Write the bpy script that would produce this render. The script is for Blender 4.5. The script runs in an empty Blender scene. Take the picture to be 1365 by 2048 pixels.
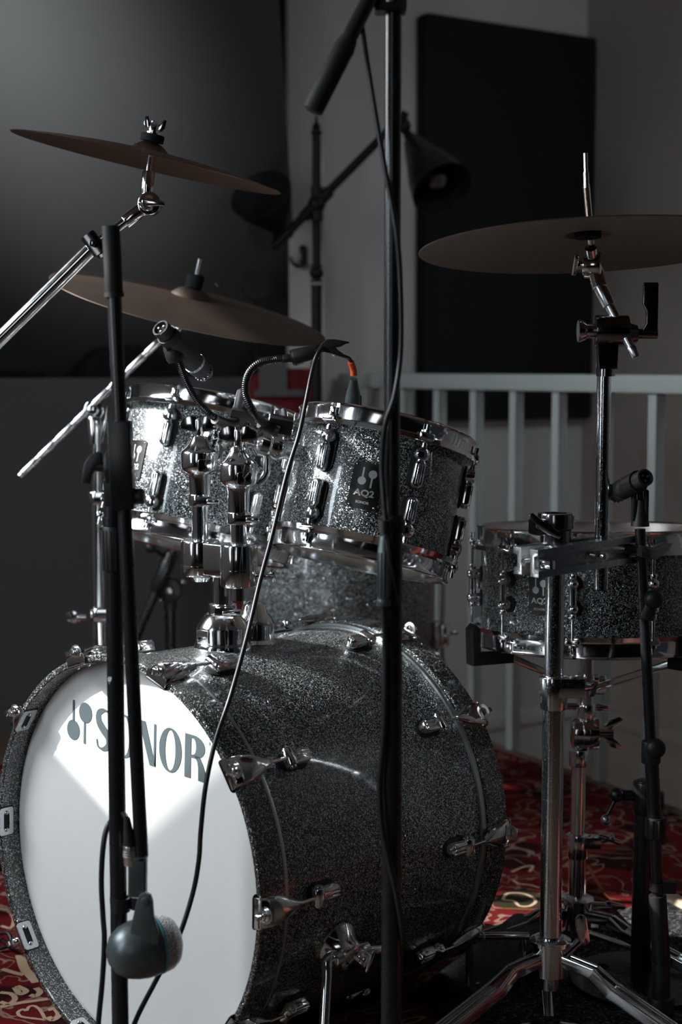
import bpy, bmesh, math, random
from mathutils import Vector, Matrix, Euler
random.seed(7)
V = Vector
R_ = math.radians
SC = bpy.context.scene
COL = SC.collection

# ------------------------------------------------------------------ camera
CF, CP, CH = 3054.0, 0.093, 0.967          # focal length in px (1365 wide), pitch, height
cam = bpy.data.cameras.new('camera')
camo = bpy.data.objects.new('camera', cam)
COL.objects.link(camo)
camo.location = (0, 0, CH)
camo.rotation_euler = (math.pi / 2 - CP, 0, 0)
cam.sensor_fit = 'HORIZONTAL'
cam.sensor_width = 24.0
cam.lens = CF * 24.0 / 1365
cam.clip_start = 0.05
cam.dof.use_dof = True
cam.dof.focus_distance = 2.15
cam.dof.aperture_fstop = 4.0
SC.camera = camo

# ------------------------------------------------------------------ exposure, world, lights
SC.view_settings.view_transform = 'Standard'
SC.view_settings.look = 'None'
SC.view_settings.exposure = 0.0
SC.view_settings.gamma = 1.0
SC.view_settings.use_curve_mapping = False
wd = bpy.data.worlds.new('world')
SC.world = wd
wd.use_nodes = True
wd.node_tree.nodes['Background'].inputs[0].default_value = (0.55, 0.68, 0.85, 1)
wd.node_tree.nodes['Background'].inputs[1].default_value = 0.02

SUN_DIR = V((-0.82, 0.08, 0.56)).normalized()     # towards the sun
sl = bpy.data.lights.new('sun', 'SUN')
sl.energy = 8.5
sl.angle = 0.012
sl.color = (1.0, 0.98, 0.95)
so = bpy.data.objects.new('sun', sl)
COL.objects.link(so)
so.rotation_euler = SUN_DIR.to_track_quat('Z', 'Y').to_euler()


def at_(px, py, Y):
    u, v = (px - 682.5) / CF, (1024 - py) / CF
    c, s = math.cos(CP), math.sin(CP)
    d = V((u, c + s * v, -s + c * v)) * (Y / (c + s * v))
    return V((d.x, d.y, d.z + CH))


def area(name, loc, target, sx, sy, power, color, spread=180):
    l = bpy.data.lights.new(name, 'AREA')
    l.shape = 'RECTANGLE'
    l.size, l.size_y = sx, sy
    l.energy = power
    l.color = color
    l.spread = R_(spread)
    o = bpy.data.objects.new(name, l)
    COL.objects.link(o)
    o.location = loc
    o.rotation_euler = (V(loc) - V(target)).to_track_quat('Z', 'Y').to_euler()
    return o


area('window_daylight', (-2.05, 2.1, 1.75), (-0.2, 2.1, 0.5), 1.1, 0.9, 18.0, (0.90, 0.96, 1.0), 100)
area('left_window_daylight', (-2.1, 0.6, 1.45), (0.3, 2.4, 0.75), 0.25, 1.5, 9.0, (0.80, 0.91, 1.0), 120)
area('stair_wall_fill', (1.75, 2.5, 2.45), (0.25, 4.7, 0.95), 0.7, 0.7, 1.35, (0.86, 0.94, 1.0), 75)  # added fill for the back wall and railing, no window there
area('slope_fill_spot', (-1.0, 0.8, 2.5), at_(30, 110, 3.8), 0.25, 0.2, 3.0, (0.88, 0.97, 1.0), 16)  # added narrow spot that lightens the roof slope at upper left
area('front_fill', (-0.9, -0.8, 1.5), (0.2, 3.0, 1.0), 0.5, 1.4, 0.7, (0.95, 0.97, 1.0), 90)  # added weak fill from behind the camera, no door there


# ------------------------------------------------------------------ helpers
def at(px, py, Y):
    """world point seen at pixel (px, py) of the 1365 x 2048 photograph, at distance Y"""
    u = (px - 682.5) / CF
    v = (1024 - py) / CF
    c, s = math.cos(CP), math.sin(CP)
    d = V((u, c + s * v, -s + c * v))
    d *= Y / d.y
    return V((d.x, d.y, d.z + CH))


def frame(o, z, x=None):
    z = V(z).normalized()
    x = V(x) if x is not None else (V((1, 0, 0)) if abs(z.x) < 0.9 else V((0, 1, 0)))
    y = z.cross(x).normalized()
    x = y.cross(z).normalized()
    m = Matrix((x, y, z)).transposed().to_4x4()
    m.translation = V(o)
    return m


def catmull(pts, n=8):
    P = [V(p) for p in pts]
    if len(P) < 3:
        return P
    out = []
    Q = [P[0] * 2 - P[1]] + P + [P[-1] * 2 - P[-2]]
    for i in range(1, len(Q) - 2):
        a, b, c, d = Q[i - 1:i + 3]
        for k in range(n):
            t = k / n
            out.append(0.5 * ((2 * b) + (c - a) * t + (2 * a - 5 * b + 4 * c - d) * t * t + (3 * b - a - 3 * c + d) * t ** 3))
    out.append(P[-1])
    return out


class MB:
    def __init__(s):
        s.bm = bmesh.new()
        s.mi = 0

    def face(s, vs):
        try:
            f = s.bm.faces.new(vs)
            f.material_index = s.mi
            return f
        except ValueError:
            return None

    def rings(s, rings, cap0=True, cap1=True, closed=True):
        R = [[s.bm.verts.new(p) for p in r] for r in rings]
        n = len(R[0])
        for a, b in zip(R[:-1], R[1:]):
            for i in range(n if closed else n - 1):
                j = (i + 1) % n
                s.face((a[i], a[j], b[j], b[i]))
        if cap0:
            s.face(list(reversed(R[0])))
        if cap1:
            s.face(R[-1])
        return s

    def lathe(s, prof, M, seg=48, cap=True, arc=None):
        """prof: list of (radius, z) in frame M"""
        rings = []
        full = arc is None
        a0, a1 = (0, 2 * math.pi) if full else arc
        n = seg if full else seg + 1
        poly = []
        # rings go along the profile
        for r, z in prof:
            poly.append([M @ V((r * math.cos(a0 + (a1 - a0) * i / seg), r * math.sin(a0 + (a1 - a0) * i / seg), z)) for i in range(n)])
        V_ = []
        for (r, z), ring in zip(prof, poly):
            if r < 1e-7:
                v = s.bm.verts.new(ring[0])
                V_.append([v] * n)
            else:
                V_.append([s.bm.verts.new(p) for p in ring])
        for a, b in zip(V_[:-1], V_[1:]):
            for i in range(n if full else n - 1):
                j = (i + 1) % n
                q = [a[i], a[j], b[j], b[i]]
                u = []
                for v in q:
                    if v not in u:
                        u.append(v)
                if len(u) > 2:
                    s.face(u)
        return s

    def closed_lathe(s, prof, M, seg=64, arc=None):
        return s.lathe(list(prof) + [prof[0]], M, seg, arc=arc)

    def cyl(s, p0, p1, r0, r1=None, seg=20, bev=0.0):
        p0, p1 = V(p0), V(p1)
        r1 = r0 if r1 is None else r1
        L = (p1 - p0).length
        M = frame(p0, p1 - p0)
        b = min(bev, L * 0.4, r0 * 0.6, r1 * 0.6)
        if b > 0:
            pr = [(0, 0), (r0 - b, 0), (r0 - b * .3, b * .3), (r0, b), (r1, L - b), (r1 - b * .3, L - b * .3), (r1 - b, L), (0, L)]
        else:
            pr = [(0, 0), (r0, 0), (r1, L), (0, L)]
        return s.lathe(pr, M, seg)

    def tube(s, pts, r, seg=12, smooth=0, cap=True):
        P = catmull(pts, smooth) if smooth else [V(p) for p in pts]
        n = len(P)
        if not callable(r):
            rr = r if isinstance(r, (list, tuple)) else [r, r]
            rf = lambda t: rr[min(int(t * (len(rr) - 1)), len(rr) - 2)] * (1 - (t * (len(rr) - 1) - min(int(t * (len(rr) - 1)), len(rr) - 2))) + rr[min(int(t * (len(rr) - 1)), len(rr) - 2) + 1] * (t * (len(rr) - 1) - min(int(t * (len(rr) - 1)), len(rr) - 2))
        else:
            rf = r
        T = []
        for i in range(n):
            a = P[max(i - 1, 0)]
            b = P[min(i + 1, n - 1)]
            T.append((b - a).normalized())
        ref = V((0, 0, 1)) if abs(T[0].z) < 0.9 else V((1, 0, 0))
        N = (ref - T[0] * ref.dot(T[0])).normalized()
        rings = []
        for i in range(n):
            N = (N - T[i] * N.dot(T[i])).normalized()
            B = T[i].cross(N)
            q = rf(i / max(n - 1, 1))
            rings.append([P[i] + (N * math.cos(2 * math.pi * k / seg) + B * math.sin(2 * math.pi * k / seg)) * q for k in range(seg)])
        return s.rings(rings, cap, cap)

    def prism(s, outline, M, z0, z1, bev=0.0):
        n = len(outline)
        P = [V((p[0], p[1])) for p in outline]
        area2 = sum(P[i].x * P[(i + 1) % n].y - P[(i + 1) % n].x * P[i].y for i in range(n))
        if area2 < 0:
            P.reverse()
        N = []
        for i in range(n):
            a, b, c = P[i - 1], P[i], P[(i + 1) % n]
            e1 = (b - a).normalized()
            e2 = (c - b).normalized()
            n1 = V((-e1.y, e1.x))
            n2 = V((-e2.y, e2.x))
            q = (n1 + n2)
            q = q.normalized() if q.length > 1e-6 else n1
            N.append(q / max(q.dot(n1), 0.4))
        def ring(off, z):
            return [M @ V((P[i].x + N[i].x * off, P[i].y + N[i].y * off, z)) for i in range(n)]
        if bev > 0:
            rs = [ring(bev, z0), ring(bev * .3, z0 + bev * .3), ring(0, z0 + bev), ring(0, z1 - bev), ring(bev * .3, z1 - bev * .3), ring(bev, z1)]
        else:
            rs = [ring(0, z0), ring(0, z1)]
        return s.rings(rs)

    def box(s, M, sx, sy, sz, bev=0.0):
        return s.prism([(-sx / 2, -sy / 2), (sx / 2, -sy / 2), (sx / 2, sy / 2), (-sx / 2, sy / 2)], M, -sz / 2, sz / 2, bev)

    def sphere(s, c, r, sc=(1, 1, 1), M=None, seg=20, half=False):
        M = M or Matrix.Translation(V(c))
        pr = []
        k = 12
        a0 = 0 if half else -math.pi / 2
        for i in range(k + 1):
            a = a0 + (math.pi / 2 - a0) * i / k
            pr.append((max(r * math.cos(a), 0) if 0 < i < k or half and i == 0 else 0, r * math.sin(a)))
        M2 = M @ Matrix.Diagonal((sc[0], sc[1], sc[2], 1))
        if half:
            pr = [(0, 0)] + pr
        return s.lathe(pr, M2, seg)

    def mesh(s, name, mats, ang=38):
        bm = s.bm
        bmesh.ops.remove_doubles(bm, verts=bm.verts, dist=1e-6)
        bmesh.ops.recalc_face_normals(bm, faces=bm.faces)
        lim = R_(ang)
        for f in bm.faces:
            f.smooth = True
        for e in bm.edges:
            if len(e.link_faces) == 2 and e.calc_face_angle(0) > lim:
                e.smooth = False
        me = bpy.data.meshes.new(name)
        bm.to_mesh(me)
        bm.free()
        for m in (mats if isinstance(mats, (list, tuple)) else [mats]):
            me.materials.append(m)
        return me


WM = {}


def tag(o, label=None, cat=None, group=None, kind=None):
    if label: o['label'] = label
    if cat: o['category'] = cat
    if group: o['group'] = group
    if kind: o['kind'] = kind
    return o


def thing(name, loc, label, cat, group=None):
    o = bpy.data.objects.new(name, None)
    o.empty_display_size = 0.05
    COL.objects.link(o)
    o.location = V(loc)
    WM[o] = Matrix.Translation(V(loc))
    return tag(o, label, cat, group)


def put(name, me, parent=None, M=None, label=None, kind=None):
    """link mesh me as an object; its vertices are in world space unless M is given"""
    M = M or Matrix()
    o = bpy.data.objects.new(name, me)
    COL.objects.link(o)
    WM[o] = M.copy()
    if parent is not None:
        o.parent = parent
        o.matrix_basis = WM[parent].inverted() @ M
    else:
        o.matrix_basis = M
    if label: o['label'] = label
    if kind: o['kind'] = kind
    return o


def part(name, mb, mat, parent, label=None, kind=None, ang=38):
    return put(name, mb.mesh(name, mat, ang), parent, None, label, kind)


def stadium(w, h, n=8):
    """rounded bar outline, w wide along x, h along y"""
    r = w / 2
    out = []
    for i in range(n + 1):
        a = math.pi * i / n
        out.append((r * math.cos(a), h / 2 - r + r * math.sin(a)))
    for i in range(n + 1):
        a = math.pi + math.pi * i / n
        out.append((r * math.cos(a), -h / 2 + r + r * math.sin(a)))
    return out


def rrect(w, h, r, n=4):
    out = []
    for cx, cy, a0 in ((w / 2 - r, h / 2 - r, 0), (-w / 2 + r, h / 2 - r, 90), (-w / 2 + r, -h / 2 + r, 180), (w / 2 - r, -h / 2 + r, 270)):
        for i in range(n + 1):
            a = R_(a0 + 90 * i / n)
            out.append((cx + r * math.cos(a), cy + r * math.sin(a)))
    return out


def circle(r, n=24, cx=0, cy=0, ry=None):
    ry = ry or r
    return [(cx + r * math.cos(2 * math.pi * i / n), cy + ry * math.sin(2 * math.pi * i / n)) for i in range(n)]


# ------------------------------------------------------------------ materials
def newmat(name):
    m = bpy.data.materials.new(name)
    m.use_nodes = True
    nt = m.node_tree
    b = nt.nodes['Principled BSDF']
    return m, nt, b


def N_(nt, typ, **kw):
    n = nt.nodes.new(typ)
    for k, v in kw.items():
        setattr(n, k, v)
    return n


def plain(name, col, rough=0.5, metal=0.0, spec=0.5, coat=0.0, bump=0.0, bscale=200, var=0.0, sheen=0.0):
    m, nt, b = newmat(name)
    b.inputs['Base Color'].default_value = (*col, 1)
    b.inputs['Roughness'].default_value = rough
    b.inputs['Metallic'].default_value = metal
    b.inputs['Specular IOR Level'].default_value = spec
    b.inputs['Coat Weight'].default_value = coat
    b.inputs['Coat Roughness'].default_value = 0.08
    tc = N_(nt, 'ShaderNodeTexCoord')
    no = N_(nt, 'ShaderNodeTexNoise')
    no.inputs['Scale'].default_value = bscale
    no.inputs['Detail'].default_value = 4
    nt.links.new(tc.outputs['Object'], no.inputs['Vector'])
    if bump > 0:
        bp = N_(nt, 'ShaderNodeBump')
        bp.inputs['Strength'].default_value = bump
        bp.inputs['Distance'].default_value = 0.001
        nt.links.new(no.outputs['Fac'], bp.inputs['Height'])
        nt.links.new(bp.outputs['Normal'], b.inputs['Normal'])
    rr = N_(nt, 'ShaderNodeMapRange')
    rr.inputs['To Min'].default_value = max(rough - 0.06 - var * .5, 0.02)
    rr.inputs['To Max'].default_value = min(rough + 0.06 + var * .5, 1)
    nt.links.new(no.outputs['Fac'], rr.inputs['Value'])
    nt.links.new(rr.outputs['Result'], b.inputs['Roughness'])
    return m


def sparkle(name, base=(0.012, 0.012, 0.014), dens=0.25, scale=1000.0, bright=0.8, thr2=0.8):
    m, nt, b = newmat(name)
    L = nt.links.new
    tc = N_(nt, 'ShaderNodeTexCoord')
    geo = N_(nt, 'ShaderNodeNewGeometry')

    def flakes(sc, dn, spread):
        vo = N_(nt, 'ShaderNodeTexVoronoi')
        vo.inputs['Scale'].default_value = sc
        L(tc.outputs['Object'], vo.inputs['Vector'])
        sub = N_(nt, 'ShaderNodeVectorMath', operation='SUBTRACT')
        sub.inputs[1].default_value = (0.5, 0.5, 0.5)
        L(vo.outputs['Color'], sub.inputs[0])
        mul = N_(nt, 'ShaderNodeVectorMath', operation='SCALE')
        mul.inputs['Scale'].default_value = spread
        L(sub.outputs[0], mul.inputs[0])
        add = N_(nt, 'ShaderNodeVectorMath', operation='ADD')
        L(geo.outputs['Normal'], add.inputs[0])
        L(mul.outputs[0], add.inputs[1])
        nrm = N_(nt, 'ShaderNodeVectorMath', operation='NORMALIZE')
        L(add.outputs[0], nrm.inputs[0])
        # which cells carry a flake
        wn = N_(nt, 'ShaderNodeTexWhiteNoise', noise_dimensions='3D')
        L(vo.outputs['Position'], wn.inputs['Vector'])
        gt = N_(nt, 'ShaderNodeMath', operation='LESS_THAN')
        L(wn.outputs['Value'], gt.inputs[0])
        gt.inputs[1].default_value = dn
        bs = N_(nt, 'ShaderNodeBsdfPrincipled')
        bs.inputs['Metallic'].default_value = 0.5
        bs.inputs['Roughness'].default_value = 0.3
        hsv = N_(nt, 'ShaderNodeMix', data_type='RGBA')
        hsv.inputs['Factor'].default_value = 0.22
        hsv.inputs['A'].default_value = (bright, bright, bright * 1.03, 1)
        L(wn.outputs['Color'], hsv.inputs['B'])
        L(hsv.outputs['Result'], bs.inputs['Base Color'])
        L(nrm.outputs[0], bs.inputs['Normal'])
        return bs, gt

    b.inputs['Base Color'].default_value = (*base, 1)
    b.inputs['Roughness'].default_value = 0.35
    f1, g1 = flakes(scale, dens, 0.9)
    f2, g2 = flakes(scale * 0.52, dens * 0.15, 1.5)
    m1 = N_(nt, 'ShaderNodeMixShader')
    L(g1.outputs[0], m1.inputs[0]); L(b.outputs[0], m1.inputs[1]); L(f1.outputs[0], m1.inputs[2])
    m2 = N_(nt, 'ShaderNodeMixShader')
    L(g2.outputs[0], m2.inputs[0]); L(m1.outputs[0], m2.inputs[1]); L(f2.outputs[0], m2.inputs[2])
    # clear lacquer over the flakes
    fr = N_(nt, 'ShaderNodeFresnel')
    fr.inputs['IOR'].default_value = 1.45
    gl = N_(nt, 'ShaderNodeBsdfGlossy')
    gl.inputs['Roughness'].default_value = 0.06
    gl.inputs['Color'].default_value = (1, 1, 1, 1)
    m3 = N_(nt, 'ShaderNodeMixShader')
    L(fr.outputs[0], m3.inputs[0]); L(m2.outputs[0], m3.inputs[1]); L(gl.outputs[0], m3.inputs[2])
    L(m3.outputs[0], nt.nodes['Material Output'].inputs['Surface'])
    return m


M_SPARK = sparkle('grey_sparkle_wrap')
M_HOOPSPARK = sparkle('grey_sparkle_hoop', base=(0.022, 0.019, 0.018), dens=0.15)
M_CHROME = plain('chrome', (0.86, 0.87, 0.89), 0.11, 1.0, bscale=60)
M_CHROME2 = plain('satin_chrome', (0.62, 0.63, 0.65), 0.28, 1.0, bscale=90)
M_DARKCHROME = plain('dark_chrome', (0.30, 0.30, 0.32), 0.14, 1.0)
M_ALU = plain('brushed_aluminium_ring', (0.62, 0.66, 0.68), 0.35, 1.0)
M_BLACK = plain('black_enamel', (0.012, 0.012, 0.014), 0.28, 0.0, 0.6, bscale=80)
M_PLASTIC = plain('black_plastic', (0.016, 0.016, 0.017), 0.42, 0.0, 0.5, bump=0.15, bscale=900)
M_RUBBER = plain('black_rubber', (0.014, 0.014, 0.014), 0.62, 0.0, 0.35, bump=0.2, bscale=700)
M_CABLE = plain('black_cable_jacket', (0.014, 0.015, 0.018), 0.36, 0.0, 0.6)
M_FELT = plain('black_felt', (0.02, 0.02, 0.02), 0.95, 0.0, 0.1, bump=0.8, bscale=900)
M_MICGREY = plain('dark_green_grey_enamel', (0.12, 0.15, 0.155), 0.36, 0.55, 0.5)
M_MICBLK = plain('charcoal_microphone_enamel', (0.035, 0.036, 0.038), 0.45, 0.2, 0.5)
M_ORANGE = plain('orange_tape', (0.95, 0.10, 0.02), 0.45)
M_BLUE = plain('teal_ring', (0.10, 0.38, 0.45), 0.4)
M_BADGE = plain('black_badge', (0.010, 0.010, 0.010), 0.25, 0.0, 0.6)
M_SILVER = plain('silver_print', (0.52, 0.53, 0.53), 0.4, 0.4)
M_LOGO = plain('slate_grey_print', (0.085, 0.115, 0.125), 0.5)
M_WHITEPR = plain('white_print', (0.7, 0.7, 0.7), 0.5)
M_PIN = plain('nickel_pins', (0.8, 0.8, 0.8), 0.3, 1.0)
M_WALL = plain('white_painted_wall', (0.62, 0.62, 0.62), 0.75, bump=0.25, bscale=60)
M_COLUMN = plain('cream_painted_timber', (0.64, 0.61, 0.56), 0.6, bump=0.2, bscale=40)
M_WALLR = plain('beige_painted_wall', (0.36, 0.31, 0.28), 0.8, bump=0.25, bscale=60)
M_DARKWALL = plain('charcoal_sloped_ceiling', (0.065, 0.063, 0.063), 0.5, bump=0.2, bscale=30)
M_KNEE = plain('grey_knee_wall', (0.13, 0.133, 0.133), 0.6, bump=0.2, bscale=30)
M_PANEL = plain('black_acoustic_fabric', (0.020, 0.020, 0.021), 0.95, 0.0, 0.1, bump=0.5, bscale=500)
M_RAIL = plain('pale_grey_green_rail_paint', (0.50, 0.55, 0.54), 0.5, bump=0.1, bscale=60)
M_IRON = plain('bronzed_iron_pipe', (0.018, 0.016, 0.015), 0.5, 0.6, bump=0.2, bscale=300)
M_RED = plain('dark_red_cloth', (0.18, 0.012, 0.012), 0.8)
M_GREYCARD = plain('grey_card', (0.12, 0.12, 0.125), 0.8)
M_GLASS = plain('bulb_glass', (0.06, 0.055, 0.05), 0.05, 0.0, 1.0, coat=1.0)
M_FRINGE = plain('cream_wool_fringe', (0.62, 0.50, 0.38), 0.95, 0.0, 0.1)
M_CREAM = plain('cream_wool', (0.60, 0.42, 0.28), 0.95, 0.0, 0.1, bump=0.8, bscale=1200)
M_HEARTHWOOD = plain('warm_floorboards', (0.16, 0.11, 0.08), 0.5, bump=0.2, bscale=30)


def head_mat():
    m, nt, b = newmat('white_drum_head')
    L = nt.links.new
    b.inputs['Base Color'].default_value = (0.86, 0.86, 0.855, 1)
    b.inputs['Roughness'].default_value = 0.42
    b.inputs['Specular IOR Level'].default_value = 0.4
    return m


M_HEAD = head_mat()
M_REFLHEAD = plain('wall_reflection_head', (0.34, 0.29, 0.26), 0.5)  # white head; brownish reflection of the wall put into its base colour
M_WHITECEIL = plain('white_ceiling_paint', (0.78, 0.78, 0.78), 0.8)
M_CLEARHEAD = plain('clear_film_head', (0.42, 0.38, 0.33), 0.12, 0.0, 0.6)


def worn_chrome():
    m, nt, b = newmat('scratched_chrome')
    L = nt.links.new
    tc = N_(nt, 'ShaderNodeTexCoord')
    mp = N_(nt, 'ShaderNodeMapping')
    mp.inputs['Scale'].default_value = (700, 700, 350)
    L(tc.outputs['Object'], mp.inputs['Vector'])
    no = N_(nt, 'ShaderNodeTexNoise')
    no.inputs['Scale'].default_value = 1.0
    no.inputs['Detail'].default_value = 8
    no.inputs['Roughness'].default_value = 0.75
    L(mp.outputs[0], no.inputs['Vector'])
    cr = N_(nt, 'ShaderNodeValToRGB')
    cr.color_ramp.elements[0].position = 0.50
    cr.color_ramp.elements[1].position = 0.66
    L(no.outputs['Fac'], cr.inputs['Fac'])
    b.inputs['Metallic'].default_value = 1
    mx = N_(nt, 'ShaderNodeMix', data_type='RGBA')
    mx.inputs['A'].default_value = (0.66, 0.68, 0.70, 1)
    mx.inputs['B'].default_value = (0.80, 0.84, 0.88, 1)
    L(cr.outputs['Color'], mx.inputs['Factor'])
    L(mx.outputs['Result'], b.inputs['Base Color'])
    mr = N_(nt, 'ShaderNodeMapRange')
    mr.inputs['To Min'].default_value = 0.08
    mr.inputs['To Max'].default_value = 0.36
    L(cr.outputs['Color'], mr.inputs['Value'])
    L(mr.outputs['Result'], b.inputs['Roughness'])
    bp = N_(nt, 'ShaderNodeBump')
    bp.inputs['Strength'].default_value = 0.10
    bp.inputs['Distance'].default_value = 0.0002
    L(no.outputs['Fac'], bp.inputs['Height'])
    L(bp.outputs['Normal'], b.inputs['Normal'])
    return m


M_WORN = worn_chrome()


def bronze(name, col, rough):
    """lathed bronze: fine concentric grooves about the object's own z axis"""
    m, nt, b = newmat(name)
    L = nt.links.new
    tc = N_(nt, 'ShaderNodeTexCoord')
    sep = N_(nt, 'ShaderNodeSeparateXYZ')
    L(tc.outputs['Object'], sep.inputs[0])
    cmb = N_(nt, 'ShaderNodeCombineXYZ')
    L(sep.outputs[0], cmb.inputs[0]); L(sep.outputs[1], cmb.inputs[1])
    ln = N_(nt, 'ShaderNodeVectorMath', operation='LENGTH')
    L(cmb.outputs[0], ln.inputs[0])
    no = N_(nt, 'ShaderNodeTexNoise', noise_dimensions='1D')
    no.inputs['Scale'].default_value = 900
    no.inputs['Detail'].default_value = 3
    L(ln.outputs['Value'], no.inputs['W'])
    n2 = N_(nt, 'ShaderNodeTexNoise')
    n2.inputs['Scale'].default_value = 14
    n2.inputs['Detail'].default_value = 5
    L(tc.outputs['Object'], n2.inputs['Vector'])
    mx = N_(nt, 'ShaderNodeMix', data_type='RGBA')
    mx.inputs['A'].default_value = (col[0] * .7, col[1] * .62, col[2] * .6, 1)
    mx.inputs['B'].default_value = (*[c * 1.15 for c in col], 1)
    L(n2.outputs['Fac'], mx.inputs['Factor'])
    L(mx.outputs['Result'], b.inputs['Base Color'])
    b.inputs['Metallic'].default_value = 1
    b.inputs['Roughness'].default_value = rough
    bp = N_(nt, 'ShaderNodeBump')
    bp.inputs['Strength'].default_value = 0.5
    bp.inputs['Distance'].default_value = 0.0004
    L(no.outputs['Fac'], bp.inputs['Height'])
    L(bp.outputs['Normal'], b.inputs['Normal'])
    return m


M_BRONZE = bronze('lathed_bronze', (0.22, 0.145, 0.115), 0.40)
M_BRONZE2 = bronze('tarnished_bronze', (0.19, 0.15, 0.125), 0.5)


def gooseneck_mat():
    m, nt, b = newmat('black_ribbed_metal')
    b.inputs['Base Color'].default_value = (0.10, 0.10, 0.11, 1)
    b.inputs['Metallic'].default_value = 0.9
    b.inputs['Roughness'].default_value = 0.2
    return m


M_GOOSE = gooseneck_mat()


def rug_mat(name, base, dark, line, accent, sc, width=0.028, dark_amt=0.55):
    m, nt, b = newmat(name)
    L = nt.links.new
    tc = N_(nt, 'ShaderNodeTexCoord')
    mp = N_(nt, 'ShaderNodeMapping')
    mp.inputs['Scale'].default_value = (1, 1, 1)
    L(tc.outputs['Object'], mp.inputs['Vector'])
    # curling vine lines: contour of a warped noise
    n1 = N_(nt, 'ShaderNodeTexNoise')
    n1.inputs['Scale'].default_value = sc
    n1.inputs['Detail'].default_value = 1.2
    n1.inputs['Distortion'].default_value = 1.4
    L(mp.outputs[0], n1.inputs['Vector'])
    ab = N_(nt, 'ShaderNodeMath', operation='SUBTRACT')
    ab.inputs[1].default_value = 0.5
    L(n1.outputs['Fac'], ab.inputs[0])
    a2 = N_(nt, 'ShaderNodeMath', operation='ABSOLUTE')
    L(ab.outputs[0], a2.inputs[0])
    r1 = N_(nt, 'ShaderNodeValToRGB')
    r1.color_ramp.elements[0].position = width * .55
    r1.color_ramp.elements[0].color = (1, 1, 1, 1)
    r1.color_ramp.elements[1].position = width * 1.0
    r1.color_ramp.elements[1].color = (0, 0, 0, 1)
    L(a2.outputs[0], r1.inputs['Fac'])
    # leafy blobs
    vo = N_(nt, 'ShaderNodeTexVoronoi')
    vo.inputs['Scale'].default_value = sc * 1.2
    L(mp.outputs[0], vo.inputs['Vector'])
    r2 = N_(nt, 'ShaderNodeValToRGB')
    r2.color_ramp.elements[0].position = 0.20
    r2.color_ramp.elements[0].color = (1, 1, 1, 1)
    r2.color_ramp.elements[1].position = 0.23
    r2.color_ramp.elements[1].color = (0, 0, 0, 1)
    L(vo.outputs['Distance'], r2.inputs['Fac'])
    n3 = N_(nt, 'ShaderNodeTexNoise')
    n3.inputs['Scale'].default_value = sc * .35
    L(mp.outputs[0], n3.inputs['Vector'])
    r3 = N_(nt, 'ShaderNodeValToRGB')
    r3.color_ramp.elements[0].position = dark_amt
    r3.color_ramp.elements[0].color = (0, 0, 0, 1)
    r3.color_ramp.elements[1].position = dark_amt + 0.03
    r3.color_ramp.elements[1].color = (1, 1, 1, 1)
    L(n3.outputs['Fac'], r3.inputs['Fac'])
    m1 = N_(nt, 'ShaderNodeMix', data_type='RGBA')
    m1.inputs['A'].default_value = (*base, 1)
    m1.inputs['B'].default_value = (*dark, 1)
    L(r3.outputs['Color'], m1.inputs['Factor'])
    m2 = N_(nt, 'ShaderNodeMix', data_type='RGBA')
    m2.inputs['B'].default_value = (*accent, 1)
    L(r2.outputs['Color'], m2.inputs['Factor'])
    L(m1.outputs['Result'], m2.inputs['A'])
    m3 = N_(nt, 'ShaderNodeMix', data_type='RGBA')
    m3.inputs['B'].default_value = (*line, 1)
    L(r1.outputs['Color'], m3.inputs['Factor'])
    L(m2.outputs['Result'], m3.inputs['A'])
    # woven pile
    n4 = N_(nt, 'ShaderNodeTexNoise')
    n4.inputs['Scale'].default_value = 500
    L(tc.outputs['Object'], n4.inputs['Vector'])
    hs = N_(nt, 'ShaderNodeHueSaturation')
    mr = N_(nt, 'ShaderNodeMapRange')
    mr.inputs['To Min'].default_value = 0.55
    mr.inputs['To Max'].default_value = 1.4
    L(n4.outputs['Fac'], mr.inputs['Value'])
    L(mr.outputs['Result'], hs.inputs['Value'])
    L(m3.outputs['Result'], hs.inputs['Color'])
    L(hs.outputs['Color'], b.inputs['Base Color'])
    b.inputs['Roughness'].default_value = 0.95
    b.inputs['Specular IOR Level'].default_value = 0.1
    bp = N_(nt, 'ShaderNodeBump')
    bp.inputs['Strength'].default_value = 0.6
    bp.inputs['Distance'].default_value = 0.002
    L(n4.outputs['Fac'], bp.inputs['Height'])
    L(bp.outputs['Normal'], b.inputs['Normal'])
    return m


M_RUG = rug_mat('red_oriental_rug_wool', (0.14, 0.010, 0.012), (0.030, 0.006, 0.007), (0.30, 0.19, 0.14), (0.08, 0.030, 0.018), 11)
M_RUGF = plain('plain_red_wool', (0.22, 0.008, 0.010), 0.95, 0, .1, bump=0.8, bscale=900)
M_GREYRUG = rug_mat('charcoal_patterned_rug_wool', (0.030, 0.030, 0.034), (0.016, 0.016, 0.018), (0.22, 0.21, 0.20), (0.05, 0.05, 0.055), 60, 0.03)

# ================================================================== ROOM
E1 = V((0.845, 0.535, 0)).normalized()
E2 = V((-0.535, 0.845, 0)).normalized()
RAIL0 = V((0.71, 3.37, 0))
RD = V((0.25, -0.43, 0)).normalized()              # along the railing, towards the right / camera


def flat(name, pts, mat, thick, kind='structure'):
    """slab with the given outline (3-D, planar), thickened along its normal"""
    P = [V(p) for p in pts]
    n = thick if isinstance(thick, Vector) else (P[1] - P[0]).cross(P[2] - P[0]).normalized() * thick
    mb = MB()
    mb.rings([P, [p + n for p in P]])
    return put(name, mb.mesh(name, mat), kind=kind)


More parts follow.
